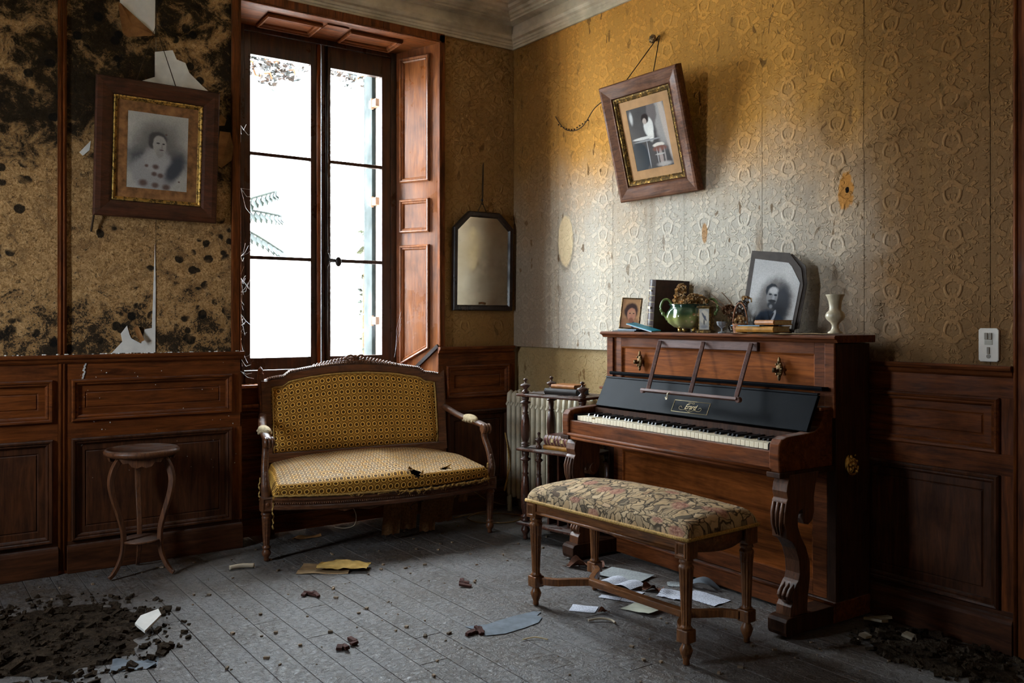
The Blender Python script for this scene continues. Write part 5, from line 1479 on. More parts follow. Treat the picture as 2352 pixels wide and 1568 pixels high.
for (a, b, r_) in ((-0.055, 0.120, 0.011), (-0.010, 0.118, 0.018), (-0.016, 0.080, 0.016), (0.016, 0.074, 0.017), (0.04, 0.290, 0.007), (-0.07, 0.03, 0.024), (-0.01, 0.022, 0.020), (0.045, 0.016, 0.022), (0.11, 0.05, 0.006)):
    sp_.append((a, cz0 + b, r_ * 0.85, r_ * 0.7, (0.15, 0.095, 0.08), 0.55))
MB().rings(g4, [(0, 0.0025), (0.001, 0.0025)]).build('print', picture('foxed_portrait_print', lt, sp_, 0.3, 0.2), LP)
MB().tube([(-0.12, 0.02, h2_ - 0.03), (-0.02, 0.028, h2_ + 0.30), (0.10, 0.02, h2_ - 0.03)], 0.003, 5).build('hanging_cord', M['cord'], LP)
MB().tube(catmull([(-0.300, -0.01, 0.02), (-0.305, -0.004, -0.03), (-0.312, -0.002, -0.085)], 4), 0.005, 6).build('cord_end', M['cord'], LP)

# right picture leaning out from the wall
RP = empty('framed_picture', (-0.020, -1.425, 1.945), -PI / 2, 'wooden frame with a photograph of a woman at a desk, tilted on the right wall', 'picture', rot=(math.radians(15.0), 0, -PI / 2))
w3, h3 = 0.600, 0.655
o_ = rect(-w3 / 2, w3 / 2, 0, h3)
mitred(RP, o_, 0.085, [(0, -0.012), (0, 0.022), (0.006, 0.030), (0.020, 0.032), (0.070, 0.020), (0.078, 0.022), (0.084, 0.006)], M['pframe'])
MB().box(-w3 / 2 + 0.01, w3 / 2 - 0.01, 0.0, 0.010, 0.01, h3 - 0.01).build('backing', M['cover_k'], RP)
mitred(RP, inset(o_, 0.083), 0.03, [(0, 0.006), (0.002, 0.016), (0.010, 0.017), (0.018, 0.009), (0.022, 0.012), (0.028, 0.003)], M['gilt'])
M['mat_o'] = flat('tan_picture_mount', (0.40, 0.21, 0.085), 0.7, 0.2, var=0.2, scale=9, bump=0.05)
i3 = inset(o_, 0.108)
MB().rings(i3, [(0, 0.003), (0.0, 0.0035), (0.050, 0.0035), (0.051, 0.002)], cap=False).build('mount', M['mat_o'], RP)
g5 = inset(o_, 0.158)
z5 = g5[0][1]; W5 = g5[1][0] - g5[0][0]; H5 = g5[2][1] - g5[0][1]
dkn = (0.035, 0.034, 0.040)
wt = (0.72, 0.70, 0.68)
sp_ = [(-0.10, z5 + 0.07, 0.075, 0.085, (0.022, 0.032, 0.045), 0.12), (0.10, z5 + 0.25, 0.045, 0.14, (0.34, 0.32, 0.31), 0.3), (0.13, z5 + 0.20, 0.022, 0.20, (0.50, 0.42, 0.38), 0.35, 0.12), (0.045, z5 + 0.30, 0.035, 0.06, (0.16, 0.14, 0.14), 0.2), (0.005, z5 + 0.225, 0.036, 0.052, wt, 0.18),
       (0.012, z5 + 0.185, 0.022, 0.040, (0.80, 0.78, 0.74), 0.3), (-0.012, z5 + 0.272, 0.028, 0.026, (0.03, 0.022, 0.022), 0.2), (-0.018, z5 + 0.258, 0.015, 0.016, (0.46, 0.38, 0.34), 0.25), (-0.05, z5 + 0.170, 0.075, 0.008, (0.66, 0.64, 0.62), 0.25), (-0.02, z5 + 0.155, 0.10, 0.005, (0.30, 0.30, 0.31), 0.3),
       (0.055, z5 + 0.120, 0.042, 0.012, (0.70, 0.64, 0.58), 0.2), (0.060, z5 + 0.100, 0.050, 0.015, (0.20, 0.09, 0.07), 0.25), (-0.028, z5 + 0.08, 0.004, 0.075, (0.34, 0.34, 0.36), 0.3), (0.035, z5 + 0.06, 0.004, 0.04, (0.36, 0.34, 0.34), 0.3), (0.06, z5 + 0.05, 0.014, 0.045, (0.38, 0.30, 0.28), 0.35), (0.09, z5 + 0.05, 0.006, 0.05, (0.30, 0.26, 0.25), 0.3),
       (0.055, z5 + 0.070, 0.034, 0.005, (0.45, 0.42, 0.40), 0.3), (-0.115, z5 + 0.29, 0.012, 0.03, (0.55, 0.55, 0.56), 0.6), (0.075, z5 + 0.015, 0.05, 0.012, (0.42, 0.38, 0.36), 0.5)]
MB().rings(g5, [(0, 0.0025), (0.001, 0.0025)]).build('print', picture('desk_photograph_print', (0.080, 0.074, 0.076), sp_, 0.12, 0.15), RP)
MB().tube([(-0.13, 0.008, h3 - 0.03), (-0.11, 0.012, h3 + 0.0), (0.03, 0.180, h3 + 0.195)], 0.0028, 5).build('hanging_cord', M['cord'], RP)
MB().tube([(0.12, 0.008, h3 - 0.03), (0.10, 0.012, h3 + 0.0), (0.035, 0.180, h3 + 0.195)], 0.0028, 5).build('hanging_cord', M['cord'], RP)
nl = MB().ball((-0.030, 0, 0), 0.024, 14, 8, (0.6, 1, 1)); nl.tube([(0.0, 0, 0), (-0.03, 0, 0)], 0.007, 8)
for q in range(8): nl.ball((-0.036, 0.017 * math.cos(q * PI / 4), 0.017 * math.sin(q * PI / 4)), 0.007, 6, 4)
nl.build('picture_knob', M['brass_d'], None, (-0.002, -1.372, 2.822), label='ornate brass picture knob above the tilted frame', cat='knob')
lw = MB().tube(catmull([(-0.006, -0.471, 2.565), (-0.014, -0.525, 2.508), (-0.016, -0.59, 2.458), (-0.020, -0.676, 2.438), (-0.030, -0.759, 2.444), (-0.05, -0.829, 2.466), (-0.075, -0.94, 2.523), (-0.10, -1.12, 2.56)], 8), 0.0030, 5)
for k in range(12): lw.ball((-0.013 - 0.003 * k * 0.5, -0.51 - 0.028 * k, 2.505 - 0.06 * math.sin(min(1, k / 6) * PI / 2) + 0.006 * max(0, k - 6)), 0.0055, 6, 4)
lw.build('loose_wire', M['cord'], None, label='knotted wire sagging from the wall to the tilted frame', cat='wire')

# mirror with clipped top corners
MI = empty('wall_mirror', (-0.266, -0.014, 1.327), 0, 'dark-framed mirror with clipped top corners right of the window', 'mirror', rot=(math.radians(1.2), 0, 0))
mp = [(-0.236, 0), (0.236, 0), (0.236, 0.552), (0.122, 0.652), (-0.118, 0.652), (-0.236, 0.540)]
MB().rings(mp, [(0, -0.008), (0, 0.014), (0.006, 0.020), (0.028, 0.018), (0.034, 0.010), (0.037, 0.003)], cap=False).build('frame', M['mframe'], MI)
t = NT('aged_mirror', 0.07, 0.5, 1.0)
p_ = t.obj(); sp1 = t.voro(p_, 60); k_ = t.math('MULTIPLY', t.mr(sp1, 0.06, 0.10, 1, 0), t.mr(t.noise(p_, 9, 3), 0.5, 0.6))
t.done(t.mix(k_, t.ramp(t.noise(p_, 7, 4), [(0.3, (0.52, 0.47, 0.38)), (0.7, (0.66, 0.61, 0.52))]), (0.03, 0.02, 0.015)), t.mr(t.noise(p_, 5, 5), 0.3, 0.7, 0.08, 0.24))
MB().rings(inset(mp, 0.035), [(0, 0.003), (0.001, 0.003)]).build('mirror_glass', t.m, MI)
MB().rings(mp, [(0.005, -0.007), (0.006, -0.007)]).build('backing', M['cover_k'], MI)
MB().prism([(-0.03, 0.040), (-0.005, 0.045), (0.02, 0.038), (0.025, 0.052), (0.0, 0.058), (-0.03, 0.056)], lambda p, k: (p[0], -0.0045 - 0.002 * k, p[1])).build('paper_scrap', M['jute'], MI)
MB().tube([(-0.042, 0.004, 0.650), (-0.008, 0.004, 0.722), (0.026, 0.004, 0.652)], 0.0030, 5).build('hanging_cord', M['cord'], MI)
MB().prism([(-0.012, 0.70), (-0.004, 0.70), (0.0, 0.80), (0.001, 0.985), (-0.009, 0.965), (-0.012, 0.82)], lambda p, k: (p[0], 0.004 - 0.002 * k, p[1])).build('leather_strap', M['cord'], MI)
MB().ball((-0.010, 0.002, 0.732), 0.010, 8, 6, (1, 0.7, 1)).build('nail', M['iron'], MI)

# light switch plate
SWI = empty('light_switch', (-0.001, -3.1815, 1.105), -PI / 2, 'white double light switch plate above the right wainscot', 'switch')
t = flat('yellowed_plastic', (0.66, 0.60, 0.53), 0.4, 0.35, var=0.06, scale=20, bump=0.0)
rr_ = lambda x0, x1, z0, z1, r: [(x0 + r, z0), (x1 - r, z0), (x1, z0 + r), (x1, z1 - r), (x1 - r, z1), (x0 + r, z1), (x0, z1 - r), (x0, z0 + r)]
MB().rings(rr_(-0.0385, 0.0385, 0, 0.130, 0.007), [(0, 0), (0, 0.007), (0.002, 0.009)]).build('plate', t, SWI)
t2 = flat('brown_switch_plastic', (0.20, 0.155, 0.105), 0.4, 0.4, var=0.2, scale=30, bump=0.0)
for x0 in (-0.015, 0.0005): MB().box(x0, x0 + 0.0135, -0.013, -0.008, 0.086, 0.112).build('rocker', t2, SWI, rot=(0, 0, 0), bevel=0.002)
MB().box(-0.015, 0.015, -0.0105, -0.008, 0.066, 0.084).build('socket', flat('grey_plastic', (0.40, 0.37, 0.31), 0.5, var=0.05, bump=0), SWI, bevel=0.001)
MB().box(-0.006, 0.006, -0.012, -0.008, 0.030, 0.057).build('toggle', t2, SWI, bevel=0.002)
MB().tube([(0, -0.008, 0.021), (0, -0.0105, 0.021)], 0.008, 14).build('indicator', t2, SWI)

# ------------------------------------------------------------------ torn wallpaper on the window wall
M['flapm'] = flat('brown_paper_back', (0.27, 0.125, 0.045), 0.85, 0.1, var=0.35, scale=15, bump=0.2)


def patch(pts, y=-0.0065):
    MB().prism(pts, lambda p, k: (p[0], (y, y + 0.004)[k], p[1])).build('bare_plaster', M['plaster'], wall_back)


patch([(-2.507, 2.923), (-2.333, 2.964), (-2.335, 2.777), (-2.346, 2.780), (-2.507, 2.905)])
patch([(-2.335, 2.683), (-2.245, 2.708), (-2.224, 2.662), (-2.179, 2.651), (-2.158, 2.601), (-2.089, 2.541), (-2.037, 2.501), (-2.052, 2.470), (-2.433, 2.483), (-2.448, 2.497), (-2.335, 2.551)])
patch([(-2.547, 1.095), (-2.495, 1.154), (-2.503, 1.195), (-2.473, 1.236), (-2.461, 1.190), (-2.452, 1.170), (-2.403, 1.142), (-2.386, 1.217), (-2.349, 1.224), (-2.342, 1.440), (-2.335, 1.668), (-2.331, 1.440), (-2.333, 1.095)])
patch([(-2.698, 2.113), (-2.645, 2.178), (-2.651, 2.129), (-2.682, 2.097)])
patch([(-2.56, 2.955), (-2.50, 2.965), (-2.515, 2.925), (-2.545, 2.92), (-2.575, 2.935)])


def flap(pts, lift):
    """a peeled tongue of paper, curling off the wall: pts first two are the hinge"""
    c = Vector((sum(p[0] for p in pts) / len(pts), sum(p[1] for p in pts) / len(pts)))
    v = [(p[0], -0.010 - lift * (0.15 if i < 2 else 1.0), p[1]) for i, p in enumerate(pts)]
    v2 = [(p[0], p[1] + 0.0015, p[2]) for p in v]
    v.append((c.x, -0.010 - lift * 0.35, c.y)); v2.append((c.x, -0.0085 - lift * 0.35, c.y))
    n = len(pts); f = [(i, (i + 1) % n, n) for i in range(n)] + [((i + 1) % n + n + 1, i + n + 1, 2 * n + 1) for i in range(n)]
    MB().add(v + v2, f).build('paper_flap', M['flapm'], wall_back)


flap([(-2.346, 2.780), (-2.507, 2.905), (-2.522, 2.879), (-2.501, 2.744), (-2.476, 2.726), (-2.340, 2.760)], 0.03)
flap([(-1.988, 2.102), (-2.016, 2.120), (-2.004, 2.299), (-1.948, 2.299), (-1.930, 2.222), (-1.940, 2.146)], 0.03)
flap([(-1.99, 2.40), (-2.006, 2.37), (-2.006, 2.33), (-1.975, 2.335), (-1.965, 2.37)], 0.02)
flap([(-2.442, 1.224), (-2.420, 1.235), (-2.392, 1.160), (-2.414, 1.149)], 0.02)

# ------------------------------------------------------------------ plants and shutter outside
M['shut'] = wood('weathered_green_shutter', (0.006, 0.0095, 0.0078), (0.014, 0.019, 0.0165), 'z', 0.7, 0.2)
SH = empty('window_shutter', (0, 0, 0), 0, 'weathered grey-green shutter folded back outside the right casement', 'shutter')
MB().box(-0.822, -0.797, 0.495, 0.605, 0.95, 2.93).build('shutter_board', M['shut'], SH, bevel=0.003)
MB().box(-0.812, -0.797, 0.61, 0.64, 0.95, 2.93).build('shutter_edge', M['shut'], SH, bevel=0.003)
for z in (2.72, 2.06, 1.26):
    hg = MB().box(-0.832, -0.800, 0.42, 0.52, z - 0.025, z + 0.025); hg.tube([(-0.826, 0.485, z - 0.035), (-0.826, 0.485, z + 0.035)], 0.011, 8)
    hg.build('hinge', M['rust'], SH)


def m_leaf(name, c, c2):
    t = NT(name, 0.5, 0.3); n = t.noise(t.pos(), 9, 2)
    t.b.inputs['Subsurface Weight'].default_value = 0.0
    return t.done(t.ramp(n, [(0.35, c), (0.65, c2)]))


M['leaf_y'] = m_leaf('yellow_green_leaves', (0.004, 0.010, 0.001), (0.028, 0.028, 0.003))
M['leaf_g'] = m_leaf('dark_green_leaves', (0.0012, 0.0035, 0.0018), (0.003, 0.008, 0.003))
M['leaf_r'] = m_leaf('autumn_leaves', (0.002, 0.005, 0.004), (0.024, 0.009, 0.003))


def leaves(mb, pts, size, spread):
    for p in pts:
        d = Vector((random.uniform(-1, 1), random.uniform(-1, 1), random.uniform(-1, 1))).normalized(); a_ = d.cross(Vector((0.2, 0.5, 0.8))).normalized(); b_ = d.cross(a_)
        q = Vector(p) + Vector((random.uniform(-1, 1), random.uniform(-1, 1), random.uniform(-1, 1))) * spread
        s_ = size * random.uniform(0.6, 1.3)
        mb.add([q - a_ * s_, q + b_ * s_ * 0.5 + d * s_ * 0.1, q + a_ * s_, q - b_ * s_ * 0.5 + d * s_ * 0.1], [(0, 1, 2, 3)])


IV = empty('ivy', (-0.36, 1.25, -0.3), 0, 'yellow-green ivy climbing beyond the shutter outside the window', 'ivy')
iv = MB(); leaves(iv, [(random.uniform(-0.17, 0.22), random.uniform(-0.06, 0.1), random.uniform(0.2, 2.35)) for _ in range(900)], 0.035, 0.01)
iv.build('foliage', M['leaf_y'], IV, kind='stuff')
st_ = MB()
for k in range(5): st_.tube(catmull([(-0.15 + 0.08 * k, 0, 0), (-0.14 + 0.07 * k, 0.02, 0.8), (-0.16 + 0.08 * k, 0, 1.6), (-0.13 + 0.06 * k, 0, 2.4)], 4), 0.012, 5)
st_.build('stem', M['dry_d'], IV)
PF_ = empty('palm', (-1.55, 2.1, -0.3), 0, 'palm fronds silhouetted outside the left casement', 'palm')
MB().tube([(0, 0, 0), (0.02, 0, 1.2), (0.0, 0, 2.35)], [0.07, 0.06, 0.05], 8).build('trunk', M['dry_d'], PF_)
for (ex, ez, dr) in ((0.66, 2.62, -0.10), (0.70, 2.42, 0.06), (0.72, 2.12, 0.10), (-0.6, 2.7, 0.1), (-0.7, 2.3, 0.1), (0.25, 3.0, 0.0)):
    fr = MB()
    P = catmull([(0, 0, 2.33), (ex * 0.5, 0.0, (2.33 + ez) / 2 + 0.05 + dr * 0.3), (ex, 0.0, ez)], 9)
    fr.tube(P, 0.011, 5)
    for i, p in enumerate(P[4:]):
        for sgn in (-1, 1):
            L_ = 0.125 * (1 - 0.5 * i / len(P))
            fr.add([tuple(p), tuple(Vector(p) + Vector((-0.012, 0.03 * sgn, -L_ * 0.5))), tuple(Vector(p) + Vector((0.030, 0.05 * sgn, -L_))), tuple(Vector(p) + Vector((0.034, 0.02 * sgn, -L_ * 0.4)))], [(0, 1, 2, 3)])
    fr.build('frond', M['leaf_g'], PF_)
BR = empty('tree', (-2.6, 1.45, -0.3), 0, 'leafy tree whose hanging boughs cross the top of the window', 'tree')
MB().tube([(0, 0, 0), (0.05, 0, 2.0), (0.2, 0, 3.5)], [0.08, 0.07, 0.05], 8).build('trunk', M['dry_d'], BR)
bl = MB(); tw = MB()
for (x0, z0, x1, z1) in ((0.15, 3.40, 1.25, 3.50), (0.9, 3.50, 2.3, 3.54), (1.15, 3.50, 1.42, 3.34), (1.35, 3.52, 1.6, 3.40), (1.9, 3.52, 2.2, 3.46)):
    P = [(x0 + (x1 - x0) * i / 12, 0.06 * math.sin(i), z0 + (z1 - z0) * i / 12 + 0.02 * math.sin(i * 1.3)) for i in range(13)]
    tw.tube(P, 0.009, 5); leaves(bl, [random.choice(P) for _ in range(150)], 0.030, 0.07)
tw.build('bough', M['dry_d'], BR); bl.build('foliage', M['leaf_r'], BR, kind='stuff')

# ------------------------------------------------------------------ litter on the floor


def m_print(name, base, ink, lines):
    t = NT(name, 0.75, 0.15)
    o = t.obj(); x, y, z = t.sep(o)
    ln = t.math('ABSOLUTE', t.math('SUBTRACT', t.math('FRACT', t.math('MULTIPLY', y, lines)), 0.5))
    wr_ = t.math('MULTIPLY', t.mr(ln, 0.10, 0.20, 1, 0), t.mr(t.noise(t.map(o, (140, 40, 1)), 1.0, 3, 0.7), 0.46, 0.54))
    col = t.mix(t.math('MULTIPLY', wr_, 0.8), t.ramp(t.noise(o, 14, 3), [(0.3, tuple(c * 0.8 for c in base)), (0.7, base)]), ink)
    return t.done(col)


M['letter'] = m_print('handwritten_letter', (0.66, 0.67, 0.74), (0.08, 0.08, 0.14), 75)
M['news'] = m_print('newsprint', (0.42, 0.44, 0.44), (0.06, 0.06, 0.06), 160)
M['slate'] = flat('torn_grey_paper', (0.155, 0.175, 0.20), 0.8, 0.15, var=0.25, scale=18, bump=0.5)
M['tan_card'] = flat('pale_green_card', (0.44, 0.43, 0.34), 0.7, 0.2, var=0.25, scale=10, bump=0.1)
M['brown_card'] = flat('brown_cardboard', (0.26, 0.17, 0.09), 0.8, 0.1, var=0.3, scale=12, bump=0.2)
M['mustard'] = flat('mustard_paper', (0.36, 0.22, 0.055), 0.75, 0.2, var=0.35, scale=14, bump=0.3)


def sheet_(name, mat, loc, rz, sx, sy, lab, cat='paper', curl=0.008, z=0.0015, lift=0.0):
    s_ = random.random() * 20
    g = MB()
    top = lambda u, w_: ((u - 0.5) * sx, (w_ - 0.5) * sy, z + lift * u + curl * max(0.0, mnoise.noise((u * 2.2 + s_, w_ * 2.2, 0)) + 0.1) * (0.3 + abs(u - 0.5) * 1.6))
    g.grid(top, 10, 8)
    g.grid(lambda u, w_: (lambda p: (p[0], p[1], p[2] - 0.0008))(top(u, w_)), 10, 8)
    return g.build(name, mat, None, (loc[0], loc[1], 0), (0, 0, rz), label=lab, cat=cat)


RB = math.radians
MB().prism([(-0.20, 0.055), (-0.11, 0.045), (0.02, 0.09), (0.14, 0.115), (0.165, 0.095), (0.13, 0.06), (0.14, 0.03), (0.10, -0.02), (0.02, -0.055), (-0.08, -0.085), (-0.16, -0.075), (-0.165, -0.02)], lambda p, k: (p[0], p[1], 0.0008 + 0.0015 * k)).build('torn_paper', M['slate'], None, (-1.36, -1.915, 0), (0, 0, RB(-12)), label='torn slate-grey paper lying left of the bench', cat='paper')
sheet_('cardboard', M['brown_card'], (-1.675, -0.70), RB(-35), 0.26, 0.17, 'flattened brown cardboard on the floor before the settee', 'cardboard', 0.012)
mu = MB().grid(lambda u, w_: ((u - 0.5) * 0.26, (w_ - 0.5) * 0.13 * (1 - 0.3 * abs(u - 0.5)), 0.016 + 0.022 * math.sin(PI * u) * math.sin(PI * w_) + 0.012 * mnoise.noise((u * 6, w_ * 5, 2))), 18, 12)
mu.build('crumpled_wrapper', M['mustard'], None, (-1.60, -0.755, 0.006), (0, 0, RB(-38)), label='crumpled mustard paper wrapper on the cardboard before the settee', cat='paper')
sheet_('letter', M['letter'], (-1.0, -1.93), RB(-52), 0.115, 0.085, 'small handwritten card on the floor left of the bench leg', 'paper', 0.004)
sheet_('greeting_card', M['tan_card'], (-0.80, -2.085), RB(-80), 0.15, 0.11, 'pale greenish card under the bench stretcher', 'paper', 0.006, lift=0.010)
sheet_('newspaper', M['news'], (-0.515, -1.67), RB(-72), 0.24, 0.16, 'folded newspaper under the back of the bench', 'newspaper', 0.006, 0.008)
ob = empty('open_letter', (-0.635, -1.775, 0.011), RB(-80), 'open handwritten letter lying on the newspaper under the bench', 'paper')
for sx in (-1, 1):
    MB().grid(lambda u, w_: (sx * u * 0.095, (w_ - 0.5) * 0.115, 0.003 + 0.018 * math.sin(u * PI) ** 1.0 * 0.6), 8, 4).build('page', M['letter'], ob)
sheet_('letter', M['letter'], (-0.68, -1.86), RB(-70), 0.15, 0.075, 'folded letter in front of the open letter under the bench', 'paper', 0.004)
sheet_('letter', M['letter'], (-0.535, -2.03), RB(-75), 0.13, 0.125, 'crumpled white letter left of the big white sheet', 'paper', 0.028, 0.003)
sheet_('letter', M['letter'], (-0.455, -2.135), RB(-85), 0.20, 0.125, 'big white printed sheet near the piano below the bench', 'paper', 0.006)
sheet_('letter', M['letter'], (-0.745, -1.985), RB(-60), 0.13, 0.045, 'thin strip of white paper beneath the bench stretcher', 'paper', 0.006)
sheet_('envelope', M['letter'], (-0.80, -1.88), RB(-62), 0.10, 0.045, 'narrow white envelope scrap beside the bench stretcher', 'paper', 0.004)
sheet_('photo_print', M['news'], (-0.40, -1.93), RB(-40), 0.12, 0.06, 'grey curled print against the piano plinth', 'paper', 0.025)
wl_ = MB().grid(lambda u, w_: ((u - 0.5) * 0.045 * (1 - 0.4 * w_), (w_ - 0.5) * 0.16 + 0.02 * math.sin(u * 3), 0.006 + 0.05 * math.sin(PI * w_) * (0.6 + 0.4 * u)), 5, 14)
wl_.build('ribbon_scrap', M['slate'], None, (-0.36, -2.045, 0), (0, 0, RB(20)), label='curled dark ribbon of paper behind the big white sheet', cat='paper')
# dry leaves
leafb = None
M['dryleaf'] = flat('dry_leaf', (0.115, 0.045, 0.025), 0.7, 0.2, var=0.4, scale=40, bump=0.3)
LFS = ((-0.60, -1.405, 0.115, 'large curled brown leaf between bench and piano foot'), (-0.515, -1.475, 0.070, 'smaller curled brown leaf beside the large one'), (-0.575, -1.90, 0.075, 'shiny brown leaf between the letters under the bench'), (-0.555, -1.945, 0.060, 'second shiny brown leaf between the letters'), (-0.965, -2.015, 0.045, 'small brown leaf beside the handwritten card'))
for k, (lx, ly, s_, lab) in enumerate(LFS):
    g = MB().grid(lambda u, w_: ((u - 0.5) * s_ * math.sin(PI * w_) ** 0.7 * 0.8, (w_ - 0.5) * s_, 0.003 + 0.35 * s_ * ((u - 0.5) * 2 * math.sin(PI * w_)) ** 2 + 0.006 * mnoise.noise((u * 5, w_ * 5, k)) + 0.006), 8, 10)
    g.tube([(0, s_ * 0.5, 0.006), (0.004, s_ * 0.68, 0.010)], 0.0014, 4)
    g.build('dry_leaf', M['dryleaf'], None, (lx, ly, -0.003), (0, 0, random.uniform(0, 6)), label=lab, cat='leaf', group='dry leaves on the floor')
# chips, sticks and bark
M['chip'] = flat('bark_chip', (0.075, 0.032, 0.026), 0.8, 0.1, var=0.4, scale=60, bump=0.5)
CH = (((-1.905, -1.065), 3, 'small heap of red-brown bark chips on the open floor'), ((-1.265, -1.335), 2, 'two bark chips on the floor mid-way to the settee'), ((-1.545, -1.905), 3, 'bark splinters left of the torn grey paper'), ((-2.03, -1.725), 2, 'dark splinters near the front of the floor'))
for (lx, ly), n_, lab in CH:
    g = MB()
    for q in range(n_ * 2): g.obox((random.uniform(-.04, .04), random.uniform(-.03, .03), 0.008), (random.uniform(.02, .06), random.uniform(.012, .025), random.uniform(.006, .014)), (random.uniform(-.2, .2), random.uniform(-.2, .2), random.uniform(0, 3)))
    g.build('bark_chips', M['chip'], None, (lx, ly, 0), label=lab, cat='bark')
MB().tube(catmull([(-0.06, 0, 0.014), (0.0, 0.01, 0.016), (0.06, 0.0, 0.014)], 5), 0.012, 7).build('stick', M['cornice'], None, (-2.02, -0.455, 0), (0, 0, RB(-15)), label='short grey stick on the floor left of the settee', cat='stick')
MB().tube(catmull([(-0.06, 0.0, 0.006), (-0.01, 0.012, 0.010), (0.035, 0.0, 0.008), (0.05, -0.03, 0.006)], 6), 0.0050, 6).build('bone_like_twig', M['cornice'], None, (-1.04, -2.10, 0), (0, 0, RB(-35)), label='curved pale twig on the floor before the bench', cat='twig')
MB().tube(catmull([(-0.05, 0.0, 0.004), (0.0, 0.02, 0.006), (0.05, 0.0, 0.004)], 6), 0.0025, 5).build('curl', M['paper_o'], None, (-1.40, -2.11, 0), (0, 0, RB(-35)), label='thin pale shaving curl left of the bench', cat='shaving')
sheet_('wood_strip', M['flapm'], (-1.50, -0.03), RB(-5), 0.16, 0.05, 'ochre scrap of paper on the floor beneath the settee', 'paper', 0.03)
# earth heap and rubble at lower left
M['earth'] = NT('dark_earth', 0.95, 0.08)
t = M['earth']; p_ = t.pos(); n1 = t.noise(p_, 16, 6, 0.7); n2 = t.noise(p_, 70, 4, 0.7)
M['earth'] = t.done(t.ramp(t.math('ADD', t.math('MULTIPLY', n1, 0.6), t.math('MULTIPLY', n2, 0.4)), [(0.35, (0.016, 0.011, 0.008)), (0.55, (0.055, 0.036, 0.022)), (0.72, (0.11, 0.08, 0.055))]), None, t.bump(t.math('ADD', n1, n2), 1.0, 0.02))


def clods(mb, cx, cy, rx, ry, n):
    for _ in range(n):
        a_ = random.uniform(0, 2 * PI); r_ = random.random() ** 0.6 * 1.22
        s_ = random.choice((0.006, 0.008, 0.010, 0.014, 0.022)) * random.uniform(0.7, 1.2)
        mb.obox((cx + rx * r_ * math.cos(a_), cy + ry * r_ * math.sin(a_), (0.018 if r_ < 0.8 else 0.0) + s_ * 0.35), (s_ * random.uniform(1, 2.4), s_ * random.uniform(0.7, 1.5), s_ * random.uniform(0.5, 1)), (random.uniform(-.5, .5), random.uniform(-.5, .5), random.uniform(0, 3)))
    return mb


def earth(cx, cy, rx, ry, h_, seed):
    def f(u, w_):
        a_ = u * 2 * PI; r_ = w_
        rr2 = 1 + 0.28 * mnoise.noise((math.cos(a_) * 1.6 + seed, math.sin(a_) * 1.6, 0)) + 0.12 * mnoise.noise((math.cos(a_) * 6 + seed, math.sin(a_) * 6, 0))
        x_, y_ = rx * r_ * rr2 * math.cos(a_), ry * r_ * rr2 * math.sin(a_)
        n_ = mnoise.noise((x_ * 7 + seed, y_ * 7, 1)) * 0.5 + mnoise.noise((x_ * 22 + seed, y_ * 22, 2)) * 0.35 + mnoise.noise((x_ * 55, y_ * 55, 2)) * 0.2
        return (cx + x_, cy + y_, -0.004 + (h_ * (1 - r_ ** 3)) * (0.55 + 0.6 * n_) + 0.004)
    return f


clods(MB().grid(earth(-2.93, -0.98, 0.36, 0.42, 0.030, 3.1), 110, 40), -2.93, -0.98, 0.40, 0.50, 520).build('earth_pile', M['earth'], None, label='heap of dark earth and rotten debris on the floor at lower left', cat='debris', kind='stuff')
clods(MB().grid(earth(-0.24, -3.10, 0.18, 0.27, 0.030, 8.3), 90, 30), -0.24, -3.10, 0.18, 0.28, 260).build('rubble', M['earth'], None, label='dark rubble along the right wall beside the piano', cat='debris', kind='stuff')
MB().prism([(-0.06, -0.05), (0.05, -0.02), (0.08, 0.03), (0.02, 0.065), (-0.03, 0.04)], lambda p, k: (p[0], p[1], 0.03 + 0.010 * k + p[0] * 0.25)).build('plaster_shard', M['plaster'], None, (-2.62, -1.10, 0), (0, 0, 0.5), label='pale plaster shard on the edge of the dark earth', cat='plaster')
sheet_('plastic_scrap', M['slate'], (-2.75, -1.46), RB(-20), 0.16, 0.09, 'torn bluish plastic scrap at the front of the dark earth', 'plastic', 0.03)
cr_ = MB()
for _ in range(420):                        # crumbs over the floor: too many to count
    xx, yy = random.uniform(-3.2, -0.2), random.uniform(-3.4, -0.1)
    if (-0.6 < xx and yy < -1.2 and yy > -2.75) or (xx < -2.4 and -1.65 < yy < -0.45) or (-1.85 < xx < -1.45 and -0.9 < yy < -0.5) or (-1.6 < xx < -0.4 and -2.2 < yy < -1.35): continue
    s_ = random.choice((0.003, 0.004, 0.006, 0.009))
    cr_.obox((xx, yy, s_ * 0.4), (s_ * random.uniform(1, 2.5), s_ * random.uniform(0.8, 1.5), s_ * 0.8), (0, 0, random.uniform(0, 3)))
cr_.build('floor_crumbs', flat('crumbs', (0.22, 0.16, 0.11), 0.9, 0.1, var=0.7, scale=3, bump=0.2), None, label='crumbs of plaster and bark scattered over the floor', cat='debris', kind='stuff')
dl_ = MB()
for _ in range(60):
    xx = random.uniform(-3.2, -1.9); s_ = random.choice((0.003, 0.005, 0.008))
    dl_.obox((xx, -0.034 - random.uniform(0, .012), 1.0925 + s_ * 0.3), (s_ * 2, s_, s_ * 0.6), (0, 0, random.uniform(0, 3)))
for _ in range(55):
    s_ = random.choice((0.0015, 0.002, 0.003, 0.004))
    dl_.obox((random.uniform(-2.74, -1.90), -0.0175, random.uniform(0.45, 1.04)), (s_ * 1.5, 0.002, s_), (0, random.uniform(0, 3), 0))
for k in range(16):                                   # run of plaster dribbled down the top rail
    dl_.obox((-2.672 - 0.0012 * k + random.uniform(-.004, .004), -0.0185, 1.045 - 0.0065 * k), (0.006, 0.003, 0.010), (0, random.uniform(-.6, .6), 0))
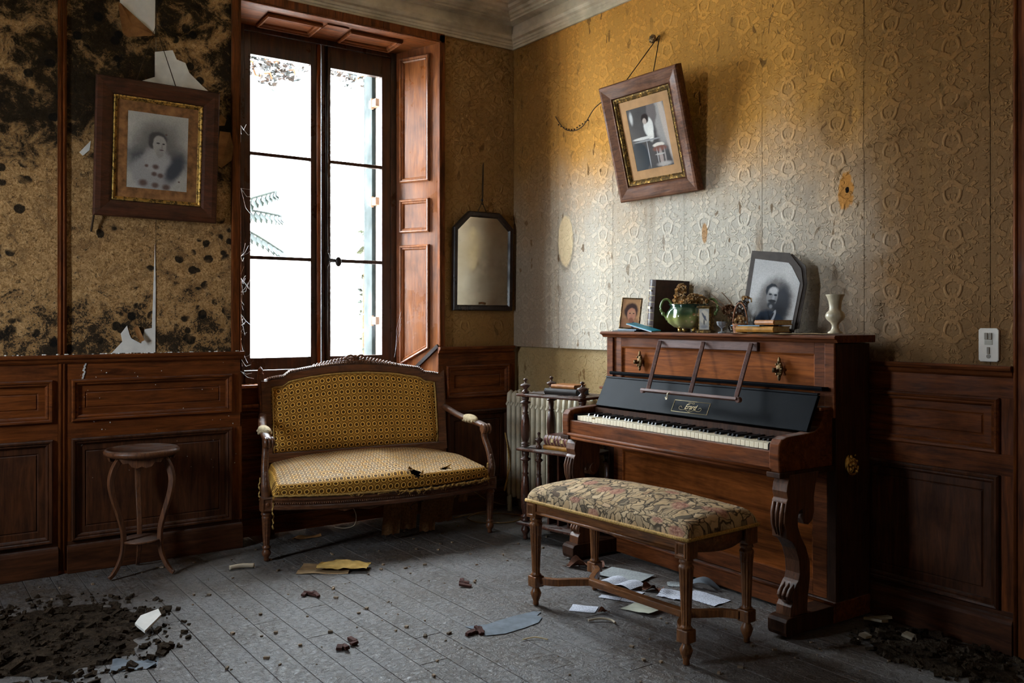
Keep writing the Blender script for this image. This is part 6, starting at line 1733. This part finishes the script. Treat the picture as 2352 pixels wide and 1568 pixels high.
dl_.build('plaster_flakes', M['plaster'], None, label='plaster flakes on the chair rail under the mouldy paper', cat='debris', kind='stuff')
pale = flat('pale_rubble', (0.34, 0.29, 0.22), 0.9, 0.1, var=0.3, scale=20, bump=0.3)
for k, (lx, ly, s_, lab) in enumerate(((-0.16, -2.80, 0.05, 'pale flake of plaster on the rubble beside the piano'), (-0.22, -2.98, 0.04, 'pale chip in the middle of the rubble by the right wall'), (-0.36, -2.88, 0.03, 'small ochre chip nearest the piano corner'), (-0.12, -2.80, 0.045, 'curled pale scrap against the wall beside the piano'))):
    MB().obox((0, 0, 0.030), (s_ * 1.6, s_, 0.010), (0.2, 0.1, random.uniform(0, 3))).build('plaster_flake', pale, None, (lx, ly, 0), label=lab, cat='plaster', group='plaster chips by the right wall')

# cables on the floor by the corner
cb = MB().tube(catmull([(-0.55, -0.12, 0.006), (-0.40, -0.10, 0.006), (-0.22, -0.20, 0.006), (-0.17, -0.34, 0.006), (-0.32, -0.42, 0.006), (-0.48, -0.33, 0.006), (-0.50, -0.20, 0.012), (-0.36, -0.10, 0.010), (-0.26, -0.09, 0.008), (-0.19, -0.07, 0.008)], 8), 0.0042, 6)
cb.build('coiled_cable', M['wire'], None, label='coiled tan cable on the floor right of the settee', cat='cable')
MB().tube(catmull([(-0.62, -0.05, 0.006), (-0.58, -0.10, 0.10), (-0.50, -0.12, 0.165), (-0.40, -0.10, 0.155), (-0.28, -0.08, 0.085), (-0.16, -0.08, 0.04), (-0.07, -0.06, 0.02)], 7), 0.0036, 6).build('looped_cable', M['wire'], None, label='springy wire looping up behind the settee arm', cat='cable')
hc = MB().tube(catmull([(-0.155, -0.12, 0.52), (-0.150, -0.15, 0.38), (-0.165, -0.16, 0.24), (-0.190, -0.165, 0.165), (-0.185, -0.16, 0.150), (-0.165, -0.16, 0.22), (-0.155, -0.15, 0.30)], 7), 0.0040, 6)
hc.tube(catmull([(-0.145, -0.13, 0.44), (-0.135, -0.15, 0.33), (-0.150, -0.16, 0.27), (-0.175, -0.165, 0.21)], 6), 0.0034, 6)
hc.build('hanging_cord', M['braid'], None, label='ochre cord hanging beside the radiator in the corner', cat='cord')

# cobwebs in the left corner of the window
t = NT('cobweb', 0.8, 0.2); t.b.inputs['Base Color'].default_value = (0.75, 0.75, 0.75, 1)
cw = MB()
anchors_a = [(-1.883, -0.02, z) for z in (2.35, 2.0, 1.62, 1.50, 1.42, 1.30, 1.15, 1.05, 0.98)]
for a_ in anchors_a:
    for _ in range(4):
        b_ = (-1.80 + random.uniform(-0.03, 0.05), random.uniform(0.05, 0.28), a_[2] + random.uniform(-0.16, 0.10))
        m_ = tuple((p + q) / 2 for p, q in zip(a_, b_)); m_ = (m_[0], m_[1], m_[2] - random.uniform(0.005, 0.04))
        cw.tube([a_, m_, b_], 0.0007, 3, cap=False)
for _ in range(26):
    z = random.uniform(1.0, 1.7); cw.tube([(-1.88 + random.uniform(0, .02), -0.01, z), (-1.875 + random.uniform(0, .05), random.uniform(0, .2), z - random.uniform(-.05, .1))], 0.0008, 3, cap=False)
cw.build('cobweb', t.m, None, label='pale cobweb strands in the left corner of the window bay', cat='cobweb', kind='stuff')
cw = MB()
for k in range(3):
    P = catmull([(-0.775 + 0.008 * k, 0.275, 1.02 + 0.05 * k), (-0.765, 0.262, 1.10 + 0.05 * k), (-0.752, 0.262, 1.15 + 0.05 * k), (-0.738, 0.25, 1.24 + 0.04 * k)], 5)
    cw.tube([(p[0], p[1] - 0.012, p[2]) for p in P], 0.0009, 3, cap=False)
cw.build('cobweb', t.m, None, label='dusty cobweb strands by the splayed reveal right of the window', cat='cobweb', kind='stuff')
